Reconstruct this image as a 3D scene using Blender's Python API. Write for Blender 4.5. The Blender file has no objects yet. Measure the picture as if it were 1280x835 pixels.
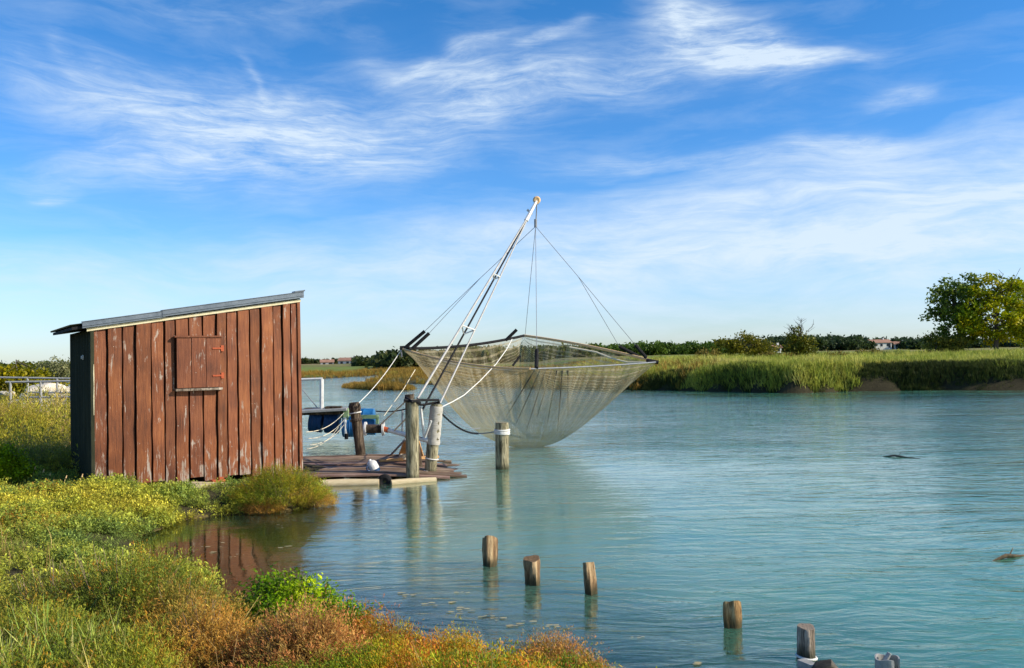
import bpy, math, random
import numpy as np
from mathutils import Vector, Matrix
random.seed(7); rng = np.random.default_rng(11)
S = bpy.context.scene; COL = S.collection; R = math.radians

# ------------------------------------------------------------------ camera
HC = 2.2; FPX = 1100.0; ROLL = R(1.15); PITCH = math.atan(27.5/FPX)
fw = Vector((0, math.cos(PITCH), math.sin(PITCH))); up0 = Vector((0, -math.sin(PITCH), math.cos(PITCH))); xw = Vector((1,0,0))
cr = xw*math.cos(ROLL) - up0*math.sin(ROLL); cu = xw*math.sin(ROLL) + up0*math.cos(ROLL)
CP = Vector((0,0,HC))
def ray(px, py): return (fw*FPX + cr*(px-640) + cu*(417.5-py)).normalized()
def at(px, py, z=0.0):
    d = ray(px,py); t = (z-HC)/d.z; return CP + d*t
def aty(px, py, Y):
    d = ray(px,py); return CP + d*(Y/d.y)
cam = bpy.data.objects.new('camera', bpy.data.cameras.new('camera')); COL.objects.link(cam)
m = Matrix.Identity(4)
for i in range(3): m[i][0]=cr[i]; m[i][1]=cu[i]; m[i][2]=-fw[i]; m[i][3]=CP[i]
cam.matrix_world = m; cam.data.sensor_width = 36; cam.data.lens = FPX/1280*36; cam.data.clip_end = 9000; cam.data.clip_start=.05
S.camera = cam

# ------------------------------------------------------------------ node helpers
def newmat(name):
    mt = bpy.data.materials.new(name); mt.use_nodes = True; nt = mt.node_tree; nt.nodes.clear()
    return mt, nt
def N(nt, t, **k):
    n = nt.nodes.new(t)
    ins = k.pop('ins', {})
    for a,b in k.items(): setattr(n,a,b)
    for a,b in ins.items():
        if hasattr(b,'is_output'): nt.links.new(b, n.inputs[a])
        else: n.inputs[a].default_value = b
    return n
def mth(nt, op, a, b=0.0, c=0.0, clamp=False):
    n = nt.nodes.new('ShaderNodeMath'); n.operation = op; n.use_clamp = clamp
    for i,v in enumerate((a,b,c)):
        if hasattr(v,'is_output'): nt.links.new(v, n.inputs[i])
        else: n.inputs[i].default_value = v
    return n.outputs[0]
def mixc(nt, f, a, b, mode='MIX'):
    n = nt.nodes.new('ShaderNodeMix'); n.data_type='RGBA'; n.blend_type = mode
    for s,v in ((n.inputs[0],f),(n.inputs[6],a),(n.inputs[7],b)):
        if hasattr(v,'is_output'): nt.links.new(v,s)
        elif isinstance(v,(tuple,list)): s.default_value = (*v[:3],1)
        else: s.default_value = v
    return n.outputs[2]
def noise(nt, vec, scale, detail=4, rough=.55, dist=0.0, out='Fac'):
    n = N(nt,'ShaderNodeTexNoise'); n.inputs['Scale'].default_value=scale; n.inputs['Detail'].default_value=detail
    n.inputs['Roughness'].default_value=rough; n.inputs['Distortion'].default_value=dist
    if vec is not None: nt.links.new(vec, n.inputs['Vector'])
    return n.outputs[out]
def ramp(nt, fac, stops):
    n = N(nt,'ShaderNodeValToRGB'); cr_ = n.color_ramp
    while len(cr_.elements)<len(stops): cr_.elements.new(.5)
    for e,(p,c) in zip(cr_.elements, stops):
        e.position = p; e.color = (*c,1) if isinstance(c,(tuple,list)) else (c,c,c,1)
    nt.links.new(fac, n.inputs[0]); return n.outputs[0]
def mapping(nt, vec, scale=(1,1,1), rot=(0,0,0), loc=(0,0,0)):
    n = N(nt,'ShaderNodeMapping'); n.inputs['Scale'].default_value=scale; n.inputs['Rotation'].default_value=rot; n.inputs['Location'].default_value=loc
    nt.links.new(vec, n.inputs['Vector']); return n.outputs[0]
def finish(nt, color, rough=.8, spec=.3, bump=None, bstr=.3, bdist=.01, metal=0.0, normal=None):
    p = N(nt,'ShaderNodeBsdfPrincipled'); o = N(nt,'ShaderNodeOutputMaterial')
    for nm,v in (('Base Color',color),('Roughness',rough),('Specular IOR Level',spec),('Metallic',metal)):
        if hasattr(v,'is_output'): nt.links.new(v,p.inputs[nm])
        elif isinstance(v,(tuple,list)): p.inputs[nm].default_value=(*v[:3],1)
        else: p.inputs[nm].default_value=v
    if bump is not None:
        b = N(nt,'ShaderNodeBump'); b.inputs['Strength'].default_value=bstr; b.inputs['Distance'].default_value=bdist
        nt.links.new(bump,b.inputs['Height']); nt.links.new(b.outputs[0],p.inputs['Normal'])
    nt.links.new(p.outputs[0],o.inputs[0]); return p
def objco(nt): return N(nt,'ShaderNodeTexCoord').outputs['Object']
def geopos(nt): return N(nt,'ShaderNodeNewGeometry').outputs['Position']
def attr(nt, name, out='Color'):
    n = N(nt,'ShaderNodeAttribute'); n.attribute_name=name; return n.outputs[out]

def mat_rough(name, c1, c2, scale=8, rough=.75, stretch=(1,1,1), metal=0, spec=.3, bstr=.25, c3=None):
    mt, nt = newmat(name); v = mapping(nt, objco(nt), stretch)
    a = noise(nt, v, scale, 6, .65); b = noise(nt, v, scale*4.3, 4, .6)
    st = [(.3,c1),(.62,c2)] + ([(.72,c3)] if c3 else [])
    c = mixc(nt, mth(nt,'MULTIPLY',b,.5), ramp(nt,a,st), ramp(nt,b,[(.35,tuple(x*.45 for x in c1)),(.7,c2)]))
    finish(nt, c, rough, spec, mth(nt,'ADD',a,b), bstr, .01, metal); return mt
M = {}
M['white_metal'] = mat_rough('painted_white_metal',(.55,.54,.50),(.78,.77,.73),6,.45,(1,1,1),.1)
M['pole_grey'] = mat_rough('dull_aluminium_pole',(.30,.29,.27),(.50,.48,.44),9,.6,(1,1,1),.0,c3=(.2,.15,.1))
M['grey_metal']  = mat_rough('galvanised_metal',(.26,.26,.24),(.44,.43,.40),7,.6,(1,1,1),.15,c3=(.2,.15,.1))
M['flash']  = mat_rough('roof_flashing',(.10,.125,.15),(.17,.20,.23),5,.5,(1,1,1),.3)
M['green_sheet'] = mat_rough('dark_green_sheet',(.018,.022,.012),(.045,.047,.026),4,.8,(1,1,.3),.0,.15)
M['cream'] = mat_rough('cream_trim',(.55,.47,.26),(.72,.66,.45),12,.8,(1,1,1), c3=(.25,.2,.12))
M['rust'] = mat_rough('rusty_red_paint',(.34,.05,.02),(.46,.11,.035),30,.7, c3=(.16,.05,.02))
M['rope'] = mat_rough('pale_rope',(.62,.53,.36),(.78,.70,.52),60,.9)
M['ropew'] = mat_rough('white_rope',(.62,.60,.54),(.8,.78,.72),60,.9)
M['dark'] = mat_rough('black_rubber',(.010,.010,.011),(.026,.025,.025),10,.8,(1,1,1),0,.1)
M['wire'] = mat_rough('steel_wire',(.16,.17,.19),(.26,.27,.29),20,.5)
M['tan'] = mat_rough('tan_pole',(.72,.42,.19),(.85,.58,.30),14,.9,(1,1,1),0,.05)
M['blue'] = mat_rough('blue_plastic',(.012,.09,.24),(.02,.15,.36),5,.4)
M['navy'] = mat_rough('dark_blue_plastic',(.005,.03,.085),(.01,.055,.15),5,.4)
M['greenp'] = mat_rough('green_paint',(.16,.28,.12),(.28,.38,.2),9,.7)
M['orangewood'] = mat_rough('fresh_orange_wood',(.52,.26,.09),(.70,.42,.18),7,.7,(8,1,1))
M['palewood'] = mat_rough('pale_wood',(.48,.37,.20),(.66,.55,.34),5,.8,(1,6,6), c3=(.3,.22,.12))
M['wwall'] = mat_rough('white_render',(.6,.57,.52),(.78,.76,.7),.5,.9)
M['tile'] = mat_rough('terracotta_tiles',(.26,.13,.085),(.38,.22,.15),1,.9)
M['pane'] = mat_rough('dark_glass',(.02,.03,.04),(.04,.05,.06),1,.2)
M['stone'] = mat_rough('pale_stone',(.42,.36,.27),(.66,.6,.48),3,.9, bstr=.6)
M['cloth'] = mat_rough('grey_wrapping',(.30,.27,.22),(.56,.53,.46),9,.95,(1,1,9),bstr=.7)

def woodmat(name, dark, mid, light, top=None):
    mt, nt = newmat(name); co = objco(nt); v = mapping(nt, co, (9,9,1.1))
    a = noise(nt, v, 2.2, 7, .7, .4); b = noise(nt, mapping(nt,co,(30,30,2.5)), 2.0, 4, .7)
    big = noise(nt, co, 3.0, 3, .5)
    c = ramp(nt, mth(nt,'ADD',mth(nt,'MULTIPLY',a,.7),mth(nt,'MULTIPLY',big,.3)), [(.38,dark),(.49,mid),(.60,light)])
    crack = ramp(nt, b, [(.38,.15),(.48,1.0)])
    c = mixc(nt, .85, c, crack, 'MULTIPLY')
    # wet, algae-dark band just above the waterline
    z = N(nt,'ShaderNodeSeparateXYZ', ins={0:geopos(nt)}).outputs[2]
    wet = mth(nt,'SUBTRACT',1,mth(nt,'MULTIPLY',mth(nt,'ADD',z,mth(nt,'MULTIPLY',a,-.06)),11,clamp=True),clamp=True)
    c = mixc(nt, mth(nt,'MULTIPLY',wet,.75), c, (.035,.04,.02))
    if top:
        nz = N(nt,'ShaderNodeSeparateXYZ', ins={0:N(nt,'ShaderNodeNewGeometry').outputs['True Normal']}).outputs[2]
        sp = noise(nt, co, 30, 4,.7)
        c = mixc(nt, mth(nt,'MULTIPLY',mth(nt,'GREATER_THAN',nz,.6),ramp(nt,sp,[(.3,.35),(.55,1.)])), c, top)
    finish(nt, c, .85, .2, mth(nt,'ADD',a,b), .9, .02); return mt
M['post_green'] = woodmat('weathered_green_grey_post',(.06,.055,.03),(.25,.22,.13),(.46,.41,.26),(.26,.23,.16))
M['post_dark'] = woodmat('dark_brown_post',(.018,.013,.009),(.065,.046,.030),(.17,.13,.09),(.07,.05,.04))
M['stump_brown'] = woodmat('brown_bark_stump',(.05,.03,.015),(.26,.16,.08),(.58,.42,.23),(.16,.10,.05))
M['stump_orange'] = woodmat('split_stump',(.08,.04,.015),(.34,.20,.08),(.66,.48,.24),(.62,.26,.03))
M['stump_grey'] = woodmat('grey_stump',(.05,.04,.03),(.24,.19,.14),(.54,.46,.36),(.25,.2,.15))
M['log'] = mat_rough('wet_log',(.03,.025,.018),(.10,.085,.06),4,.6,(1,5,5))
M['twig'] = mat_rough('dry_twig',(.20,.13,.07),(.42,.31,.19),20,.9)
M['bark'] = mat_rough('tree_bark',(.05,.04,.03),(.13,.11,.085),3,.9,(4,4,1))

def board_mat():
    mt, nt = newmat('peeling_red_brown_paint'); co = objco(nt); t = attr(nt,'Col')
    sep = N(nt,'ShaderNodeSeparateColor', ins={0:t})
    off = N(nt,'ShaderNodeCombineXYZ', ins={0:mth(nt,'MULTIPLY',sep.outputs[0],37.),2:mth(nt,'MULTIPLY',sep.outputs[0],11.)}).outputs[0]
    v0 = N(nt,'ShaderNodeVectorMath', operation='ADD', ins={0:co,1:off}).outputs[0]
    grain = noise(nt, mapping(nt,v0,(26,26,1.3)), 2.2, 6,.7,.3)
    patch = noise(nt, mapping(nt,v0,(5,5,1.1)), 2.4, 6,.72,.5)
    speck = noise(nt, mapping(nt,v0,(2.6,2.6,1.2)), 13, 4,.6)
    big = noise(nt, v0, 1.7, 3,.5)
    base = ramp(nt, mth(nt,'ADD',mth(nt,'MULTIPLY',grain,.6),mth(nt,'MULTIPLY',big,.4)), [(.36,(.080,.026,.012)),(.5,(.178,.054,.020)),(.64,(.28,.098,.036))])
    tint = N(nt,'ShaderNodeCombineColor', ins={0:sep.outputs[1],1:sep.outputs[1],2:sep.outputs[2]}).outputs[0]
    base = mixc(nt, 1., base, tint, 'MULTIPLY')
    z = N(nt,'ShaderNodeSeparateXYZ', ins={0:co}).outputs[2]
    low = mth(nt,'MULTIPLY',mth(nt,'SUBTRACT',.75,z,clamp=True),.15)     # paint worn more near the ground
    wear = mth(nt,'ADD',mth(nt,'ADD',patch,low),mth(nt,'MULTIPLY',mth(nt,'SUBTRACT',grain,.5),.35))
    greyw = ramp(nt, grain, [(.3,(.16,.12,.085)),(.5,(.33,.27,.21)),(.7,(.50,.45,.38))])
    c = mixc(nt, ramp(nt, wear, [(.60,0.),(.67,.85)]), base, greyw)
    c = mixc(nt, ramp(nt, speck, [(.72,0.),(.75,1.)]), c, (.55,.50,.40))
    c = mixc(nt, ramp(nt, speck, [(.20,.8),(.245,0.)]), c, (.05,.02,.012))
    hgt = mth(nt,'SUBTRACT',mth(nt,'MULTIPLY',grain,.6),wear)
    finish(nt, c, .62, .3, hgt, .55, .012); return mt
M['board'] = board_mat()
def deck_mat():
    mt, nt = newmat('reddish_deck_planks'); co = objco(nt); t = attr(nt,'Col')
    sep = N(nt,'ShaderNodeSeparateColor', ins={0:t})
    g = noise(nt, mapping(nt,co,(1.2,18,18)), 3, 6,.7,.2); b = noise(nt,co,2.3,4,.6)
    c = ramp(nt, mth(nt,'ADD',mth(nt,'MULTIPLY',g,.55),mth(nt,'MULTIPLY',b,.45)), [(.3,(.07,.042,.028)),(.5,(.20,.125,.085)),(.7,(.40,.30,.21))])
    c = mixc(nt,1.,c,t,'MULTIPLY'); finish(nt,c,.7,.3,g,.5,.01); return mt
M['deck'] = deck_mat()

def leafmat(name, trans=.35, rough=.55):
    mt, nt = newmat(name); c = attr(nt,'Col')
    n = noise(nt, geopos(nt), 9, 3,.6)
    c = mixc(nt, 1., c, ramp(nt,n,[(.3,(.88,.82,.7)),(.7,(1.5,1.4,1.1))]), 'MULTIPLY')
    c = N(nt,'ShaderNodeHueSaturation',ins={'Saturation':1.06,'Value':1.0,'Color':c}).outputs[0]
    p = N(nt,'ShaderNodeBsdfPrincipled', ins={'Base Color':c,'Roughness':rough,'Specular IOR Level':.18})
    t = N(nt,'ShaderNodeBsdfTranslucent', ins={'Color':c})
    mx = N(nt,'ShaderNodeMixShader', ins={0:trans,1:p.outputs[0],2:t.outputs[0]})
    N(nt,'ShaderNodeOutputMaterial', ins={0:mx.outputs[0]}); return mt
M['leaf'] = leafmat('leaf'); M['grass'] = leafmat('grass_blade',.3,.6)

# ------------------------------------------------------------------ object helpers
def tag(o, label=None, cat=None, group=None, kind=None):
    if label: o['label']=label
    if cat: o['category']=cat
    if group: o['group']=group
    if kind: o['kind']=kind
    return o
def empty(name, loc=(0,0,0), rz=0):
    o = bpy.data.objects.new(name,None); COL.objects.link(o); o.location=loc; o.rotation_euler=(0,0,rz); o.empty_display_size=.2; return o
def link(name, me, mat, parent=None, smooth=False):
    me.materials.append(mat)
    if smooth: me.shade_smooth()
    o = bpy.data.objects.new(name, me); COL.objects.link(o)
    if parent is not None: o.parent = parent
    return o
def npmesh(name, V, F, mat, colors=None, parent=None, smooth=False):
    V = np.asarray(V,dtype=np.float32).reshape(-1,3); F = np.asarray(F,dtype=np.int32); k = F.shape[1]
    me = bpy.data.meshes.new(name); me.vertices.add(len(V)); me.vertices.foreach_set('co',V.ravel())
    me.loops.add(F.size); me.loops.foreach_set('vertex_index',F.ravel())
    me.polygons.add(len(F)); me.polygons.foreach_set('loop_start',np.arange(0,F.size,k,dtype=np.int32))
    me.polygons.foreach_set('loop_total',np.full(len(F),k,dtype=np.int32))
    me.update(calc_edges=True)
    if colors is not None:
        a = me.color_attributes.new('Col','FLOAT_COLOR','POINT')
        c = np.ones((len(V),4),dtype=np.float32); c[:,:3]=np.asarray(colors).reshape(-1,3); a.data.foreach_set('color',c.ravel())
    return link(name, me, mat, parent, smooth)
class MB:
    def __init__(s): s.v=[]; s.f=[]; s.c=[]
    def add(s, vs, fs, col=(1,1,1)):
        b=len(s.v); s.v += [tuple(v) for v in vs]; s.f += [tuple(i+b for i in f) for f in fs]; s.c += [col]*len(vs)
    def box(s, c, size, rot=None, col=(1,1,1), taper=0):
        hx,hy,hz=[k/2 for k in size]; c=Vector(c)
        vs=[Vector((x*hx,y*hy,z*hz)) for z in (-1,1) for y in (-1,1) for x in (-1,1)]
        if rot is not None: vs=[rot@v for v in vs]
        s.add([c+v for v in vs], [(0,2,3,1),(4,5,7,6),(0,1,5,4),(1,3,7,5),(3,2,6,7),(2,0,4,6)], col)
    def bar(s, a, b, w, h, col=(1,1,1)):
        a=Vector(a); b=Vector(b); d=b-a; q=d.to_track_quat('X','Z'); s.box((a+b)/2,(d.length,w,h),q.to_matrix(),col)
    def tube(s, pts, rad, n=8, caps=True, col=(1,1,1), jit=0):
        pts=[Vector(p) for p in pts]; m_=len(pts); rad = rad if isinstance(rad,(list,tuple)) else [rad]*m_
        ref=None; vs=[]
        for i,p in enumerate(pts):
            d=(pts[min(i+1,m_-1)]-pts[max(i-1,0)]).normalized()
            if ref is None: ref = d.orthogonal().normalized()
            ref=(ref-d*ref.dot(d)).normalized(); bi=d.cross(ref)
            for k in range(n):
                a=2*math.pi*k/n; r=rad[i]*(1+random.uniform(-jit,jit)); vs.append(p+ref*math.cos(a)*r+bi*math.sin(a)*r)
        fs=[(i*n+k,i*n+(k+1)%n,(i+1)*n+(k+1)%n,(i+1)*n+k) for i in range(m_-1) for k in range(n)]
        if caps: fs+=[tuple(range(n))[::-1], tuple((m_-1)*n+k for k in range(n))]
        s.add(vs,fs,col)
    def build(s, name, mat, parent=None, smooth=False, bevel=0, usecol=False):
        me=bpy.data.meshes.new(name); me.from_pydata(s.v,[],s.f); me.update()
        if usecol:
            a=me.color_attributes.new('Col','FLOAT_COLOR','POINT')
            for i,c in enumerate(s.c): a.data[i].color=(*c,1)
        o=link(name,me,mat,parent)
        if smooth:
            me.shade_smooth()
            for e in me.edges: pass
            try: me.set_sharp_from_angle(angle=R(40))
            except Exception: pass
        if bevel:
            b=o.modifiers.new('bevel','BEVEL'); b.width=bevel; b.segments=2; b.limit_method='ANGLE'
        return o
def sag(a, b, s, n=14):
    a=Vector(a); b=Vector(b); return [a.lerp(b,i/n)-Vector((0,0,4*s*(i/n)*(1-i/n))) for i in range(n+1)]

# ------------------------------------------------------------------ value noise
_lat = rng.random((256,256))
def vnoise(x, y, s, o=0):
    x=np.asarray(x)*s+o*17.3+500; y=np.asarray(y)*s+o*9.1+500; xi=np.floor(x).astype(int); yi=np.floor(y).astype(int); fx=x-xi; fy=y-yi
    fx=fx*fx*(3-2*fx); fy=fy*fy*(3-2*fy); g=lambda a,b:_lat[a%256,b%256]
    return (g(xi,yi)*(1-fx)+g(xi+1,yi)*fx)*(1-fy)+(g(xi,yi+1)*(1-fx)+g(xi+1,yi+1)*fx)*fy

# ------------------------------------------------------------------ land shapes
def P(px,py,z=0): p=at(px,py,z); return (p.x,p.y)
near_bank = [P(775,850,.2),P(735,812,.25),P(690,803,.28),P(640,812,.28),P(585,806,.3),P(540,800,.3),P(495,778,.3),P(450,760,.3),P(400,742,.3),P(350,742,.3),P(305,752,.25),P(275,772,.1),
  P(250,768,0),P(228,735,0),P(205,712),P(165,702),P(150,690),P(180,672),P(225,652),P(270,645),P(320,641),P(365,640),P(398,630),P(408,618),
  P(400,606),(-3.2,17.0),(-4.5,18.5),(-7.5,21),(-12,28),(-19,40),(-30,60),(-48,90),(-80,120),(-160,160),(-160,-40),(5,-40),(3.0,2.0),(1.4,4.3)]
far_bank = [(-300,160),(-80,125),P(300,475),P(350,474),P(400,473.5),P(440,471),P(475,469),P(505,470),P(485,473),P(462,477.5),P(480,479),P(530,480),P(600,483.5),P(680,486),P(760,487.5),P(830,488),P(900,489),P(960,490.5),P(1000,491),P(1050,489),P(1130,488),P(1220,488),P(1300,487.5),P(1500,488),P(1900,492),(400,30),(4500,30),(4500,4500),(-4500,4500),(-4500,160)]
islet = [P(426,484.5),P(440,482.5),P(470,483),P(500,485),P(520,486),P(512,488),P(470,487.5),P(440,486)]
def sdist(poly, x, y):
    x=np.asarray(x,dtype=float); y=np.asarray(y,dtype=float); d=np.full(x.shape,1e18); ins=np.zeros(x.shape,bool)
    n=len(poly)
    for i in range(n):
        ax,ay=poly[i]; bx,by=poly[(i+1)%n]; ex,ey=bx-ax,by-ay
        t=np.clip(((x-ax)*ex+(y-ay)*ey)/(ex*ex+ey*ey+1e-12),0,1)
        d=np.minimum(d,(x-ax-t*ex)**2+(y-ay-t*ey)**2)
        if ay!=by: ins ^= ((ay>y)!=(by>y)) & (x < (bx-ax)*(y-ay)/(by-ay)+ax)
    return np.where(ins,1,-1)*np.sqrt(d)
def sst(a,b,x): t=np.clip((x-a)/(b-a),0,1); return t*t*(3-2*t)
_HO=at(118,610,.25)
def height(x, y):
    s1=sdist(near_bank,x,y)+(vnoise(x,y,1.6)-.5)*.35*sst(3,6,y); s2=sdist(far_bank,x,y)+(vnoise(x,y,.25,1)-.5)*1.2; s3=sdist(islet,x,y)
    h1=np.where(s1>0,.27*(1-np.exp(-np.maximum(s1,0)/.55))+.2*sst(8,4.5,y)*sst(0,1.2,s1)+(vnoise(x,y,1.1,2)-.5)*.1*sst(0,1,s1),-.45*(1-np.exp(np.minimum(s1,0)/2.4)))
    lx=(x-_HO.x)*math.cos(R(33))+(y-_HO.y)*math.sin(R(33)); ly=-(x-_HO.x)*math.sin(R(33))+(y-_HO.y)*math.cos(R(33))
    h1=h1-.15*sst(.4,.9,lx)*sst(3.9,3.3,lx)*sst(-1.5,-.7,ly)*sst(1.2,.3,ly)*(s1>.1)
    hr=.35+1.0*sst(4,14,x)
    h2=np.where(s2>0,hr*(1-np.exp(-np.maximum(s2,0)/(.8-.45*sst(4,14,x))))+(vnoise(x,y,.12,3)-.5)*.35*sst(0,4,s2),-.9*(1-np.exp(np.minimum(s2,0)/3)))
    h3=np.where(s3>0,.28*(1-np.exp(-np.maximum(s3,0)/.6)),-.9*(1-np.exp(np.minimum(s3,0)/2)))
    # slow rise of the land a few hundred metres off on the right
    h2=h2+np.where(s2>0,1,0)*sst(150,600,y)*(sst(-60,260,x)*.6)
    return np.maximum(np.maximum(h1,h2),h3), s1, s2, s3
def gz(x,y): return float(height(np.array([x]),np.array([y]))[0][0])

def polar(rows, cols, r0, r1, a0, a1):
    r=r0*(r1/r0)**(np.arange(rows)/(rows-1)); a=np.radians(np.linspace(a0,a1,cols))
    rr,aa=np.meshgrid(r,a,indexing='ij'); x=rr*np.sin(aa); y=rr*np.cos(aa)
    i=np.arange(rows-1)[:,None]*cols+np.arange(cols-1)[None,:]; i=i.ravel()
    return x.ravel(), y.ravel(), np.stack([i,i+1,i+cols+1,i+cols],1)
# ground sheet
x,y,F = polar(430,900,1.2,4200,-110,110)
h,s1,s2,s3 = height(x,y)
c=np.zeros((len(x),3)); 
mud=np.array([.42,.30,.09]); soil=np.array([.05,.043,.02]); fieldg=np.array([.16,.20,.035]); fieldb=np.array([.23,.18,.075])
c[:]=mud
c[s1<-6]=(.045,.04,.02)
w=(sst(-.06,.01,h)*(s1>-.3))[:,None]; c=c*(1-w)+soil*w
f=vnoise(x,y,.03,5)*.6+vnoise(x*.3,y,.11,6)*.4
fc=fieldg*(1-sst(.42,.68,f))[:,None]+fieldb*sst(.42,.68,f)[:,None]
w=(sst(.05,.4,h)*(s2>0))[:,None]; c=c*(1-w)+fc*w
w=(sst(1.6,.7,s2)*(s2>-1.5)*sst(2,8,x))[:,None]; c=c*(1-w)+np.array([.035,.03,.014])*w  # far bank face: shade under the overhanging grass, put into the soil colour
w=((h>.02)*(s3>0))[:,None]; c=c*(1-w)+np.array([.10,.085,.03])*w
mt,nt=newmat('ground_soil'); col=attr(nt,'Col'); n1=noise(nt,geopos(nt),.8,8,.7); n2=noise(nt,geopos(nt),14,5,.65)
col=mixc(nt,1.,col,ramp(nt,n1,[(.3,.6),(.7,1.35)]),'MULTIPLY'); col=mixc(nt,1.,col,ramp(nt,n2,[(.3,.65),(.7,1.3)]),'MULTIPLY')
finish(nt,col,.9,.15,n2,.5,.03)
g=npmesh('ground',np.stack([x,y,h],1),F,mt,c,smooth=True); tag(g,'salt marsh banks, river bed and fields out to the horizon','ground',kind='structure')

# river water
x,y,F = polar(360,600,1.2,4200,-110,110)
_,s1,s2,s3=height(x,y)
dep=np.maximum(-s1,0); dd=1-np.exp(-(dep/2.1)**1.6)
dd=np.clip(dd+(vnoise(x,y,.9,8)-.5)*.25*(dd*(1-dd)*4),0,1)
pool=sst(-1.9,-3.0,x)*sst(12.5,11.6,y)*(s1<0.3)       # sheltered tongue of still water in front of the hut
turb=vnoise(x*.5,y,.13,9)*.6+vnoise(x*.35,y,.5,10)*.4
calm=np.maximum(pool, np.exp(-dep/1.2)*(y<14))
right=sst(-1.5,3.5,x-(y-9)*.16)
near=np.exp(-(np.hypot(x-.6,y-13.5)/8)**2)*.95
calm=np.maximum(calm,near*.9); dd=dd*(1-pool*.97)
col=np.stack([dd,calm,turb*0.35+right*.65],1)
def water_mat():
    mt,nt=newmat('river_water'); a=attr(nt,'Col'); sp=N(nt,'ShaderNodeSeparateColor',ins={0:a}); dd,calm,turb=sp.outputs
    pos=geopos(nt)
    warp=noise(nt,mapping(nt,pos,(.3,.3,0)),1.,2,.5,0,'Color')
    v=N(nt,'ShaderNodeVectorMath',operation='ADD',ins={0:pos,1:warp}).outputs[0]
    w1=noise(nt,mapping(nt,v,(.55,1.5,1),(0,0,R(-6))),1.0,4,.55,.3)
    w2=noise(nt,mapping(nt,v,(1.15,3.9,1),(0,0,R(6))),1.25,4,.5,.9)
    w3=noise(nt,mapping(nt,v,(8,14,1),(0,0,R(-12))),1.5,4,.62,.5)
    gust=ramp(nt,noise(nt,mapping(nt,pos,(.09,.2,1)),1.,5,.62,1.2),[(.38,.55),(.5,.8),(.62,1.25)])
    amp=mth(nt,'MULTIPLY',gust,mth(nt,'SUBTRACT',1.,mth(nt,'MULTIPLY',calm,.95)))
    hgt=mth(nt,'MULTIPLY',mth(nt,'ADD',mth(nt,'ADD',mth(nt,'MULTIPLY',w1,.050),mth(nt,'MULTIPLY',w2,.046)),mth(nt,'MULTIPLY',w3,.0060)),amp)
    b=N(nt,'ShaderNodeBump',ins={'Height':hgt,'Strength':1.,'Distance':1.0}); nrm=b.outputs[0]
    deep=mixc(nt,turb,(.115,.195,.125),(.060,.215,.130))
    deep=mixc(nt,ramp(nt,noise(nt,mapping(nt,pos,(.12,.5,1)),1.,5,.6,1.),[(.35,0.),(.7,.35)]),deep,(.085,.17,.165))
    dif=N(nt,'ShaderNodeBsdfPrincipled',ins={'Base Color':deep,'Roughness':1.,'Specular IOR Level':0.,'Subsurface Weight':1.,'Subsurface Radius':(.35,.8,.8),'Subsurface Scale':1.}); dif.subsurface_method='BURLEY'
    tr=N(nt,'ShaderNodeBsdfTransparent',ins={'Color':(.92,.82,.58,1)})
    body=N(nt,'ShaderNodeMixShader',ins={0:ramp(nt,dd,[(.0,.05),(.9,1.)]),1:tr.outputs[0],2:dif.outputs[0]})
    gl=N(nt,'ShaderNodeBsdfGlossy',ins={'Roughness':.04,'Normal':nrm,'Color':(1,1,.90,1)})
    fr=N(nt,'ShaderNodeFresnel',ins={'IOR':1.52,'Normal':nrm})
    mx=N(nt,'ShaderNodeMixShader',ins={0:mth(nt,'MULTIPLY',fr.outputs[0],1.25,clamp=True),1:body.outputs[0],2:gl.outputs[0]})
    N(nt,'ShaderNodeOutputMaterial',ins={0:mx.outputs[0]}); return mt
wo=npmesh('water',np.stack([x,y,np.zeros_like(x)],1),F,water_mat(),col,smooth=True); tag(wo,'teal tidal river with small ripples','water',kind='structure')

# ------------------------------------------------------------------ light and sky
SUN_AZ=R(103); SUN_EL=R(31)      # azimuth clockwise from +Y
sd=Vector((math.sin(SUN_AZ)*math.cos(SUN_EL),math.cos(SUN_AZ)*math.cos(SUN_EL),math.sin(SUN_EL)))
sl=bpy.data.lights.new('sun','SUN'); sl.energy=5.0; sl.angle=R(.5); sl.color=(1,.91,.77)
so=bpy.data.objects.new('sun',sl); COL.objects.link(so); so.rotation_euler=(-sd).to_track_quat('-Z','Y').to_euler()
W=bpy.data.worlds.new('World'); S.world=W; W.use_nodes=True; nt=W.node_tree; nt.nodes.clear()
sky=N(nt,'ShaderNodeTexSky'); sky.sky_type='NISHITA'; sky.sun_disc=False; sky.sun_elevation=SUN_EL; sky.sun_rotation=SUN_AZ; sky.air_density=1.0; sky.dust_density=.25; sky.ozone_density=2.2
hs=N(nt,'ShaderNodeHueSaturation',ins={'Saturation':1.38,'Value':1.0,'Color':sky.outputs[0]})
_hz=N(nt,'ShaderNodeTexCoord').outputs['Generated']; _z=N(nt,'ShaderNodeSeparateXYZ',ins={0:_hz}).outputs[2]
TINT=ramp(nt,_z,[(0.,(.66,.80,1.22)),(.12,(.72,.90,1.20)),(.40,(.82,.98,1.12))])
SKYC=mixc(nt,1.,hs.outputs[0],TINT,'MULTIPLY')
dirv=N(nt,'ShaderNodeTexCoord').outputs['Generated']; sx=N(nt,'ShaderNodeSeparateXYZ',ins={0:dirv}); X_,Y_,Z_=sx.outputs
az=mth(nt,'ARCTAN2',X_,Y_); el=mth(nt,'ARCSINE',Z_)
wn=noise(nt,mapping(nt,dirv,(3.2,3.2,7)),1.,3,.5,0,'Color'); wsep=N(nt,'ShaderNodeSeparateColor',ins={0:wn})
wn2=noise(nt,mapping(nt,dirv,(11,11,26)),1.,3,.55,0,'Color'); wsep2=N(nt,'ShaderNodeSeparateColor',ins={0:wn2})
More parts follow.
